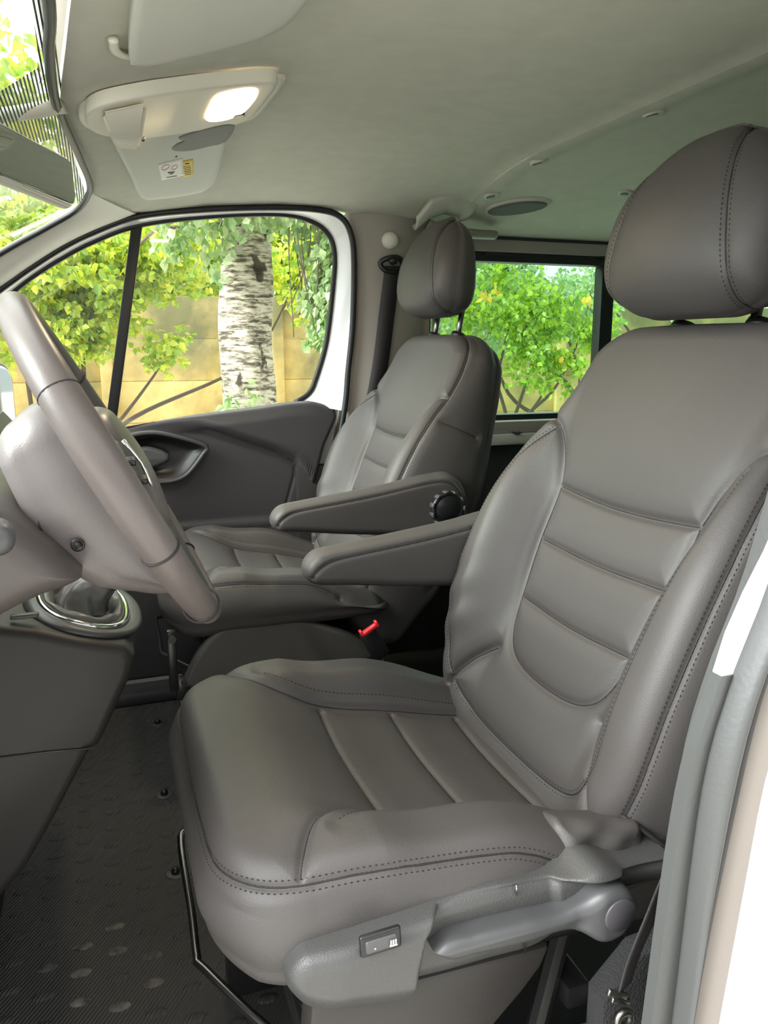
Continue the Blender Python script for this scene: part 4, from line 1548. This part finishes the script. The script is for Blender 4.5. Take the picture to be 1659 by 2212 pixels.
# ================================================================== passenger door
door = thing('passenger_door', 'passenger door with dark panel, black seals and large side window', 'door', (.2, 2.15, .1))
INN = catmull([(-.52, 2.18, .80), (-.35, 2.18, .940), (-.215, 2.18, 1.055), (-.148, 2.18, 1.111), (-.07, 2.18, 1.163), (.008, 2.18, 1.206), (.121, 2.18, 1.251), (.296, 2.18, 1.281), (.478, 2.18, 1.296), (.567, 2.18, 1.283),
               (.616, 2.18, 1.25), (.633, 2.18, 1.199), (.627, 2.18, 1.113), (.605, 2.18, .963), (.572, 2.18, .861), (.551, 2.18, .822), (.512, 2.18, .798)], .012)
OUT = catmull([(-.55, 2.11, .83), (-.34, 2.11, .985), (-.205, 2.11, 1.083), (-.141, 2.11, 1.130), (-.066, 2.11, 1.180), (.009, 2.11, 1.220), (.119, 2.11, 1.263), (.287, 2.11, 1.288), (.463, 2.11, 1.302), (.574, 2.11, 1.302),
               (.631, 2.11, 1.288), (.660, 2.11, 1.246), (.668, 2.11, 1.17), (.663, 2.11, 1.012), (.649, 2.11, .887), (.638, 2.11, .786), (.60, 2.11, .60), (.56, 2.11, .40)], .012)
belt = spl([-.55, -.24, .026, .207, .405, .508, .547, .616], [.690, .715, .743, .771, .792, .803, .803, .785])
P('frame', ribbon([p for p in INN], [p for p in OUT if p[2] > .775 or p[0] < .3], 150, 6, (0, -.004, 0), (0, .014, 0)), M['white'], door, auto=50)
P('lower_frame', prism([(-.40, .05), (.42, .05), (.55, .40), (.60, .60), (.638, .80), (.56, .80), (.50, .70), (-.5, .60)], 'Y', 2.155, 2.185, .004), M['white'], door, auto=40)
P('window_seal', tube(INN + np.array((0, -.006, 0)), .0075, 8), M['rubber'], door)
P('door_seal', tube(OUT, .0085, 8), M['rubber'], door)
up_ = [p for p in INN if p[0] < .60 and p[2] > .95 and p[0] < .59]
bar_top = 1.249
gl_main = [(p[0], p[2]) for p in INN if p[0] > .118] + [(.50, .79), (.405, .780), (.207, .755), (.0, .72), (.026, .742)]
gl_main = [(p[0], p[2]) for p in INN if p[0] > .118 and True]
gl_main += [(.405, .785), (.207, .762), (.020, .735)]
P('window_glass', prism(gl_main, 'Y', 2.183, 2.187, 0), M['glass'], door, smooth=False)
gl_q = [(p[0], p[2]) for p in INN if p[0] <= .104] + [(.004, .735), (-.24, .705), (-.54, .68)]
P('quarter_glass', prism(gl_q, 'Y', 2.183, 2.187, 0), M['glass'], door, smooth=False)
P('divider_bar', prism([(.131, 1.256), (.102, 1.245), (.003, .73), (.030, .73)], 'Y', 2.172, 2.196, .003), M['rubber'], door, auto=40)


def door_h(z, x):
    zc_ = np.interp(x, [-.5, .10, .19, .251, .347, .447, .499, .53, .62], [.735, .735, .728, .722, .687, .651, .625, .58, .40])
    h = .008 + .030 * sm((z - zc_ + .004) / .05)
    h -= .020 * sm((z - belt(x) + .040) / .05) * sm((x + .3) / .3)
    h += .006 * sm((.49 - z) / .02) * sm((.46 - x) / .03)
    return h


rear_e = lambda z: np.interp(z, [.05, .436, .568, .697, .786], [.47, .521, .54, .58, .616])
dp = Pillow((np.array([0, 2.150, 0]), np.array([0, 0, 1.0]), np.array([1.0, 0, 0]), np.array([0, -1.0, 0])), -.50, .618,
            lambda x: np.interp(x, [-.5, .45, .50, .54, .58, .618], [.05, .05, .30, .54, .68, .76]), belt, door_h, .012, lambda z, x: -.006 + 0 * z, .004, na=150, nb=200, rc=(.05, .05), rcb=(.05, .02), rows=4)
dp.seam([(.722, .251, .04), (.687, .347, .035), (.651, .447, .03), (.625, .497, .03), (.600, .497, .02), (.462, .442, .012), (.455, .30, .012), (.452, .10, .012)], depth=.003, sig=.004)
dp.carve(0)
pan = mesh_obj('door_panel', dp.V - np.array([.2, 2.15, .1]), dp.F, M['door_plastic'], door)
bz = catmull([(.052, 0, .722), (.121, 0, .733), (.20, 0, .715), (.256, 0, .692), (.247, 0, .672), (.200, 0, .618), (.148, 0, .603), (.10, 0, .612), (.06, 0, .650), (.045, 0, .69)], .01, closed=True)
hz = P('handle_bezel', tube(bz + np.array((0, 2.118, 0)), .006, 10, closed=True, up=(0, 1, 0)), M['plastic2'], door)
ce = bz.mean(0)
cup = []
for k, (s, y) in enumerate(((.98, 2.118), (.86, 2.120), (.74, 2.134), (.45, 2.140), (.02, 2.141))):
    cup.append((bz - ce) * s + ce + np.array((0, y, 0)))
nb_ = len(bz)
P('handle_cup', (np.vstack(cup), [[i * nb_ + k, i * nb_ + (k + 1) % nb_, (i + 1) * nb_ + (k + 1) % nb_, (i + 1) * nb_ + k] for i in range(4) for k in range(nb_)]), M['black'], hz)
ph = Pillow((np.array([0, 2.128, 0]), np.array([0, 0, 1.0]), np.array([1.0, 0, 0]), np.array([0, -1.0, 0])), .062, .160, spl([.06, .10, .16], [.655, .640, .655]), spl([.06, .10, .16], [.690, .698, .680]),
            lambda z, x: .016 - .1 * np.abs(z - .665) + 0 * x, .010, lambda z, x: 0 * z, .004, na=40, nb=60, rc=(.6, .6), rcb=(.4, .4), rows=5)
mesh_obj('pull_handle', ph.V - np.array([.2, 2.15, .1]), ph.F, M['plastic2'], door)

# exterior mirror on the passenger door
wm = thing('wing_mirror', 'exterior door mirror outside the passenger window at the left edge', 'mirror', (-.30, 2.40, .72))
wf = (np.array([-.285, 2.425, .805]), np.array([.69, .724, 0]), np.array([0, 0, 1.0]), np.array([.724, -.69, 0]))
hm = Pillow(wf, -.105, .105, lambda z: -.085 + 0 * z, lambda z: .085 + 0 * z, lambda a, b: .0 * a, .02, lambda a, b: -.10 + 0 * a, .06, na=40, nb=40, rc=(.5, .5), rcb=(.5, .5), rows=8)
mesh_obj('housing', hm.V - np.array([-.30, 2.40, .72]), hm.F, M['black'], wm)
gm = Pillow(wf, -.094, .094, lambda z: -.076 + 0 * z, lambda z: .076 + 0 * z, lambda a, b: .003 + 0 * a, .001, lambda a, b: -.002 + 0 * a, .001, na=30, nb=30, rc=(.5, .5), rcb=(.5, .5), rows=2)
mesh_obj('glass', gm.V - np.array([-.30, 2.40, .72]), gm.F, M['mirror'], wm)
P('arm', box((-.29, 2.28, .72), (.06, .20, .05), .015), M['black'], wm)

# ================================================================== overhead: mirror, visors, lamp console, grab handle, speaker
m0 = np.array([-.100, 1.28, 1.214])
md = np.array([.080, .18, -.003])
md /= np.linalg.norm(md)
mn = np.cross(md, (0, 0, 1.0))
mn /= np.linalg.norm(mn)
mu_ = np.array([0, 0, 1.0])
mc = np.array([-.064, 1.362, 1.212])
rv = thing('rear_view_mirror', 'interior rear view mirror in a pale grey housing below the windscreen header', 'mirror', tuple(mc))
hf = Pillow((mc, md, mu_, mn), -.040, .040, lambda b: -.135 + 0 * b, lambda b: .112 + 0 * b, lambda a, b: .004 + 0 * a, .012, lambda a, b: -.040 + 6 * b * b, .022, na=90, nb=50, rc=(.16, .16), rcb=(.5, .5), rows=8)
mesh_obj('housing', hf.V - mc, hf.F, M['lampplastic'], rv)
gf = Pillow((mc, md, mu_, mn), -.034, .034, lambda b: -.129 + 0 * b, lambda b: .106 + 0 * b, lambda a, b: .0055 + 0 * a, .001, lambda a, b: .0 * a, .001, na=60, nb=36, rc=(.14, .14), rcb=(.5, .5), rows=2)
mesh_obj('glass', gf.V - mc, gf.F, M['mirror'], rv)
P('arm', tube([(-.092, 1.345, 1.222), (-.13, 1.33, 1.262), (-.15, 1.32, 1.285)], .009, 12), M['lampplastic'], rv)
P('cover', tube([(-.022, 1.300, 1.287), (-.07, 1.315, 1.278), (-.16, 1.33, 1.262)], .013, 14, flat=(.020, .009), up=(0, 0, 1)), M['lampplastic'], rv)


def on_ceiling(pts, off):
    return [(x, y, hl(x, y) - off) for x, y in pts]


def ceil_pad(outline, off_top, thick, R, n=60, steps=.012):
    """a flat pad lying against the headliner: closed (x,y) outline, rounded lower edge"""
    o_ = catmull([(x, y, 0) for x, y in outline], steps, closed=True)[:, :2]
    c = o_.mean(0)
    rings = []
    prof = [(1.0, -.004), (1.0, thick - R), (1.0 - .10 * R / .01 * .3, thick - R * .3), (1.0 - R / .06, thick), (.8, thick), (.6, thick), (.4, thick), (.2, thick), (.02, thick)]
    for s, h in prof:
        q = (o_ - c) * s + c
        rings.append([(x, y, hl(x, y) - off_top - h) for x, y in q])
    V = np.array(rings).reshape(-1, 3)
    m = len(o_)
    F = [[i * m + k, i * m + (k + 1) % m, (i + 1) * m + (k + 1) % m, (i + 1) * m + k] for i in range(len(prof) - 1) for k in range(m)]
    return V, F


def mirror_y(pts):
    return [(x, 2 * YC - y) for x, y in pts]


VIS = [(.053, 1.49), (.08, 1.475), (.24, 1.49), (.262, 1.52), (.268, 1.62), (.284, 1.90), (.272, 1.965), (.24, 1.990), (.16, 1.985), (.118, 1.955), (.09, 1.80), (.065, 1.62)]
pv = thing('sun_visor', 'passenger sun visor with white and yellow sticker behind the lamp console', 'sun visor', (.16, 1.75, 1.32), 'sun visors on the headliner')
P('flap', ceil_pad(VIS, .002, .020, .006), M['visor'], pv)
P('pocket', ceil_pad([(.165, 1.56), (.20, 1.545), (.262, 1.548), (.268, 1.68), (.24, 1.695), (.205, 1.700), (.175, 1.678), (.160, 1.645), (.166, 1.61), (.178, 1.60)], .018, .006, .002), mat('grey_visor_pocket', (.13, .13, .135), .6), pv)


def ceil_patch(x0, x1, y0, y1, sk, off, nm, m, par):
    def fn(a, b):
        y = y0 + (y1 - y0) * b
        x = x0 + (x1 - x0) * a + sk * b
        return (x, y, hl(x, y) - off - .001 * a * 0)
    return P(nm, slab(8, 8, fn, (0, 0, -.0006)), m, par)


stick = ceil_patch(.141, .190, 1.742, 1.858, .015, .0225, 'airbag_sticker', M['paper'], pv)
ceil_patch(.1905, .213, 1.765, 1.870, .012, .0225, 'warning_panel', M['yellow'], pv)


def cpt(x, y):
    return (x, y, hl(x, y) - .0236)


aa2 = np.linspace(0, 2 * math.pi, 20, endpoint=False)
P('prohibition_symbol', join(tube([cpt(.158 + .008 * math.cos(t), 1.775 + .016 * math.sin(t)) for t in aa2], .0006, 5, closed=True), tube([cpt(.178 + .006 * math.cos(t), 1.790 + .013 * math.sin(t)) for t in aa2], .0006, 5, closed=True)), M['redink'], stick)
P('pictogram', join(tube([cpt(.166, 1.815), cpt(.180, 1.820)], .0012, 5), tube([cpt(.170, 1.826), cpt(.178, 1.829)], .0009, 5), tube([cpt(.165, 1.845), cpt(.188, 1.850)], .0006, 5)), M['ink'], stick)
P('warning_text', join(tube([cpt(.199, 1.783), cpt(.207, 1.787)], .0011, 5), *[tube([cpt(.196 + .002 * k, 1.80 + .011 * k), cpt(.212 + .0015 * k, 1.804 + .011 * k)], .0004, 5) for k in range(6)]), M['ink'], stick)
dv_ = thing('sun_visor', "driver's sun visor, folded flat above the steering wheel at the top edge", 'sun visor', (.15, .85, 1.32), 'sun visors on the headliner')
VD = [(.060, 1.075), (.075, 1.115), (.11, 1.128), (.20, 1.130), (.245, 1.10), (.262, 1.03), (.272, .85), (.27, .70), (.24, .66), (.13, .66), (.085, .70), (.062, .85)]
P('flap', ceil_pad(VD, .002, .020, .006), M['visor'], dv_)
P('clip', join(tube(catmull(on_ceiling([(.042, 1.045), (.046, 1.085), (.062, 1.112), (.085, 1.122)], .006), .004), .004, 10, flat=(.006, .004), up=(0, 0, 1)), lathe([(.003, 0), (.003, .012)], (.066, 1.100, hl(.06, 1.09) - .018), (0, 0, 1), 12)), M['lampplastic'], dv_)

lamp = thing('ceiling_lamp', 'pale overhead console with one lit warm lamp lens', 'lamp', (.16, 1.5, 1.35))
CON = [(.000, 1.40), (.004, 1.335), (.030, 1.303), (.09, 1.305), (.155, 1.33), (.23, 1.36), (.302, 1.378), (.322, 1.40), (.322, 1.50), (.316, 1.61), (.300, 1.655), (.262, 1.668), (.186, 1.645), (.097, 1.590), (.036, 1.512), (.010, 1.455)]
P('base', ceil_pad([(.985 * (x + (x - .16) * .01), .975 * y) for x, y in CON], -.002, .009, .004), M['lampplastic'], lamp)
P('cover', ceil_pad([(.945 * (.16 + (x - .16) * .95), .945 * (1.485 + (y - 1.485) * .93)) for x, y in CON], .006, .017, .004), M['lampplastic'], lamp)
LEN = [(.212, 1.50), (.214, 1.44), (.225, 1.420), (.268, 1.420), (.288, 1.44), (.292, 1.50), (.284, 1.575), (.262, 1.605), (.235, 1.603), (.215, 1.57)]
P('lens', ceil_pad([(x * .93, y * .93) for x, y in LEN], .018, .009, .003), M['lens'], lamp)
P('lens_switch', ceil_pad([(x * .93, y * .925) for x, y in [(.270, 1.585), (.288, 1.585), (.290, 1.61), (.272, 1.612)]], .020, .008, .003), M['steel'], lamp)
# wedge shaped reading-lamp housing at the front
wb = bmesh.new()
wv = [wb.verts.new((p[0] * .935, p[1] * .935, .95 + (p[2] - .95) * .935)) for p in ((.030, 1.345, 1.296), (.098, 1.330, 1.312), (.100, 1.53, 1.312), (.045, 1.50, 1.298), (.040, 1.375, 1.270), (.090, 1.40, 1.272), (.092, 1.50, 1.280), (.055, 1.485, 1.276))]
for f_ in ((3, 2, 1, 0), (4, 5, 6, 7), (0, 1, 5, 4), (1, 2, 6, 5), (2, 3, 7, 6), (3, 0, 4, 7)):
    wb.faces.new([wv[i] for i in f_])
bmesh.ops.bevel(wb, geom=list(wb.edges), offset=.005, segments=3, affect='EDGES')
P('microphone_housing', bm_geo(wb), M['lampplastic'], lamp, auto=50)
P('button', lathe([(.004, 0), (.004, .004)], (.088, 1.360, 1.266), (1, .1, -.3), 12), M['steel'], lamp)

li = bpy.data.lights.new('lamp_bulb', 'AREA')
li.energy = 1.4
li.size = .06
li.color = (1, .78, .52)
lo_ = bpy.data.objects.new('lamp_bulb', li)
COL.objects.link(lo_)
lo_.location = (.23, 1.41, 1.312)
lo_.rotation_euler = (0, 0, 0)


def rl(x, y):
    """rear headliner height"""
    yy = abs(y - YC) + YC
    zf = 1.366 + .010 * float(sm((x - .96) / .05)) - .03 * float(sm((x - 1.05) / .5))
    k = min(1.0, max(0, (yy - 1.60) / .57))
    return zf - (zf - 1.266) * k * k * (1.2 - .2 * k)


def rear_pad(outline, thick, R, off=0):
    o_ = catmull([(x, y, 0) for x, y in outline], .012, closed=True)[:, :2]
    c = o_.mean(0)
    prof = [(1.0, -.004), (1.0, thick - R), (.97, thick), (.6, thick), (.3, thick), (.02, thick)]
    V = np.array([[(x, y, rl(x, y) - off - h) for x, y in (o_ - c) * s + c] for s, h in prof]).reshape(-1, 3)
    m = len(o_)
    return V, [[i * m + k, i * m + (k + 1) % m, (i + 1) * m + (k + 1) % m, (i + 1) * m + k] for i in range(len(prof) - 1) for k in range(m)]


ov = lambda cx, cy, rx, ry, rot=0, n=16: [(cx + rx * math.cos(t) * math.cos(rot) - ry * math.sin(t) * math.sin(rot), cy + rx * math.cos(t) * math.sin(rot) + ry * math.sin(t) * math.cos(rot)) for t in np.linspace(0, 2 * math.pi, n, endpoint=False)]
spk = thing('speaker_grille', 'oval speaker grille in the rear headliner above the sliding door', 'speaker', (1.09, 2.0, 1.33))
P('bezel', rear_pad(ov(1.09, 1.985, .088, .044, -.45), .006, .003), M['headliner'], spk)
P('grille', rear_pad(ov(1.09, 1.985, .079, .037, -.45), .009, .002), mat('speaker_mesh', (.16, .17, .15), .8, noise=(1500, 1, .001), bump='voronoi'), spk)
for x, y, lab in ((.985, 1.93, 'small recessed clip on the rear headliner edge, nearest the grab handle'), (.985, 1.70, 'small recessed clip on the rear headliner edge, middle of the row'), (1.0, 1.315, 'small recessed clip on the rear headliner edge, nearest the camera'), (1.32, 1.83, 'small round clip on the rear headliner beside the driver headrest')):
    hk = thing('headliner_clip', lab, 'clip', (x, y, rl(x, y)), 'clips on the rear headliner')
    P('bezel', rear_pad(ov(x, y, .022, .018), .004, .002), M['headliner'], hk)
    P('recess', rear_pad(ov(x - .004, y, .012, .008), .0055, .002), M['plastic'], hk)
gh = thing('grab_handle', 'curved pale grab handle and end cap behind the passenger headrest', 'handle', (.93, 2.03, 1.29))
P('end_cap', ribbon([(.815, 2.02, 1.275), (.84, 1.985, 1.318), (.89, 1.97, 1.338), (.95, 1.97, 1.338), (.975, 1.985, 1.325)], [(.83, 2.09, 1.262), (.86, 2.06, 1.285), (.90, 2.05, 1.30), (.94, 2.05, 1.295), (.955, 2.06, 1.285)], 30, 10, (0, -.01, -.012), (0, .01, .012)), M['headliner'], gh)
P('grip', tube(catmull([(.86, 2.06, 1.275), (.90, 2.06, 1.262), (1.00, 2.08, 1.258), (1.085, 2.11, 1.262)], .01), .012, 12, flat=(.018, .013), up=(0, 0, 1)), M['pillar'], gh)

# ================================================================== seat belts
pb = thing('seat_belt', 'black passenger seat belt hanging from the far pillar guide', 'seat belt', (.77, 2.09, 1.16), 'seat belts on the pillars')
P('height_adjuster', join(lathe([(.020, 0), (.023, .006), (.021, .016), (.012, .022), (.0005, .023)], (.768, 2.103, 1.232), (-.3, -1, 0), 28), box((.77, 2.108, 1.195), (.026, .012, .10), .006)), M['cream'], pb, auto=50)
P('guide', join(tube(catmull([(.735, 2.088, 1.172), (.755, 2.075, 1.185), (.785, 2.075, 1.185), (.80, 2.088, 1.165), (.785, 2.085, 1.150), (.75, 2.085, 1.152)], .006, closed=True), .007, 8, closed=True), lathe([(.013, 0), (.012, .014), (.002, .016)], (.770, 2.085, 1.180), (0, -1, 0), 16)), M['black'], pb)
wp = catmull([(.770, 2.082, 1.165), (.755, 2.085, 1.05), (.735, 2.088, .90), (.70, 2.09, .72), (.66, 2.09, .45), (.64, 2.09, .15)], .02)
P('webbing', slab(len(wp), 3, lambda a, b: tuple(wp[int(round(a * (len(wp) - 1)))] + np.array([(b - .5) * .046, 0, 0])), (0, .0016, 0)), M['webbing'], pb)
db = thing('seat_belt', "black driver's seat belt running down to its floor bolt beside the near pillar", 'seat belt', (.42, .49, .37), 'seat belts on the pillars')
wp2 = catmull([(.475, .48, .62), (.463, .487, .555), (.449, .493, .50), (.432, .497, .44), (.422, .50, .405), (.414, .50, .375)], .008)
wd2 = np.interp(np.linspace(0, 1, len(wp2)), [0, .2, .5, .8, 1], [.010, .014, .022, .026, .022])
P('webbing', slab(len(wp2), 4, lambda a, b: tuple(wp2[int(round(a * (len(wp2) - 1)))] + np.array([(b - .5) * wd2[int(round(a * (len(wp2) - 1)))], .010 * b, 0])), (0, .0016, 0)), M['webbing'], db)
P('anchor_bracket', join(box((.404, .502, .376), (.024, .004, .006), .001, rot=Matrix.Rotation(.5, 3, 'Y')), box((.408, .502, .368), (.022, .004, .005), .001, rot=Matrix.Rotation(.4, 3, 'Y'))), M['steel'], db)
P('anchor_bolt', lathe([(.010, 0), (.011, .003), (.010, .006), (.006, .0065), (.005, .004), (.0005, .004)], (.409, .500, .352), (0, -1, 0), 24), M['steel'], db)
cb = tag(mesh_obj('floor_cable', *tube(catmull([(.25, .54, .305), (.31, .54, .31), (.36, .54, .314), (.40, .535, .31), (.43, .55, .29), (.46, .60, .20), (.46, .62, .0)], .01), .0035, 8), M['cable']), 'thin green grey cable low beside the driver seat base', 'cable')
rt = mesh_obj('seat_belt_pretensioner', *join(prism([(.40, .10), (.40, .355), (.44, .395), (.49, .40), (.53, .36), (.53, .10)], 'Y', .515, .545, .008), box((.46, .545, .05), (.16, .05, .10), .01)), M['carpet'], auto=40)
tag(rt, 'dark lower cover between the driver seat foot and the near pillar', 'cover')
stk = tag(mesh_obj('door_striker', *join(lathe([(.0045, 0), (.0045, .012), (.009, .013), (.009, .020), (.004, .022)], (.498, .425, .583), (0, -1, 0), 20)), M['steel']), 'small steel striker stud on the white door pillar', 'striker')
bf = tag(mesh_obj('bump_stop', *lathe([(.004, 0), (.0045, .001), (.0035, .004), (.0005, .005)], (.457, .4555, .748), (-.4, -1, 0), 20), M['cream']), 'small pale round stop on the white pillar beside the backrest', 'stop')
pbn = tag(mesh_obj('panel_button', *join(lathe([(.014, 0), (.015, .002), (.013, .004), (.012, .001), (.0005, .001)], (1.20, 2.150, .692), (0, -.5, 1), 28)), M['ink']), 'dark oval catch on the pale ledge below the rear side window', 'catch')

# ================================================================== floor details
mat_ = thing('floor_mat', 'black ribbed rubber floor mat with raised oval pads and dusty marks', 'mat', (-.1, 1.4, 0))
P('sheet', box((-.10, 1.30, .002), (.70, 1.56, .004), .001), M['floor'], mat_, smooth=False)
padg, dustg = [], []
for i in range(16):
    for j in range(27):
        x = -.40 + i * .052 + rnd.uniform(-.002, .002)
        y = .56 + j * .058 + (.029 if i % 2 else 0)
        if x > .22:
            continue
        g = lathe([(1.0, 0), (.9, .5), (.4, .8), (.02, .85)], (0, 0, 0), (0, 0, 1), 14, cap=False)
        v = g[0] * np.array([.0165, .0095, .0038]) + np.array([x, y, .0035])
        d = math.hypot((x + .05) / .10, (y - 1.13) / .10)
        (dustg if d < 1 and rnd.random() < .7 else padg).append((v, g[1]))
P('raised_pads', join(*padg), M['floor'], mat_)
P('dusty_pads', join(*dustg), M['dust'], mat_)
for (x, y), lab in zip(((.081, 1.955), (.071, 1.609), (.070, 1.334)), ('black floor stud nearest the passenger door', 'black floor stud in the middle, by the seat edge', 'black floor stud nearest the camera, by the slide bar')):
    f3 = thing('floor_stud', lab, 'stud', (x, y, .004), 'studs fixing the floor mat')
    P('washer', lathe([(.019, 0), (.019, .002), (.015, .003), (.002, .003)], (x, y, .003), (0, 0, 1), 28), M['plastic'], f3)
    P('pin', lathe([(.008, 0), (.008, .006), (.005, .010), (.001, .011)], (x, y, .005), (0, 0, 1), 18), M['black'], f3)
cp = tag(mesh_obj('floor_carpet', *box((1.0, 1.32, .012), (1.50, 1.66, .024), .004), M['carpet']), 'black carpeted floor under and behind the front seats', 'carpet')
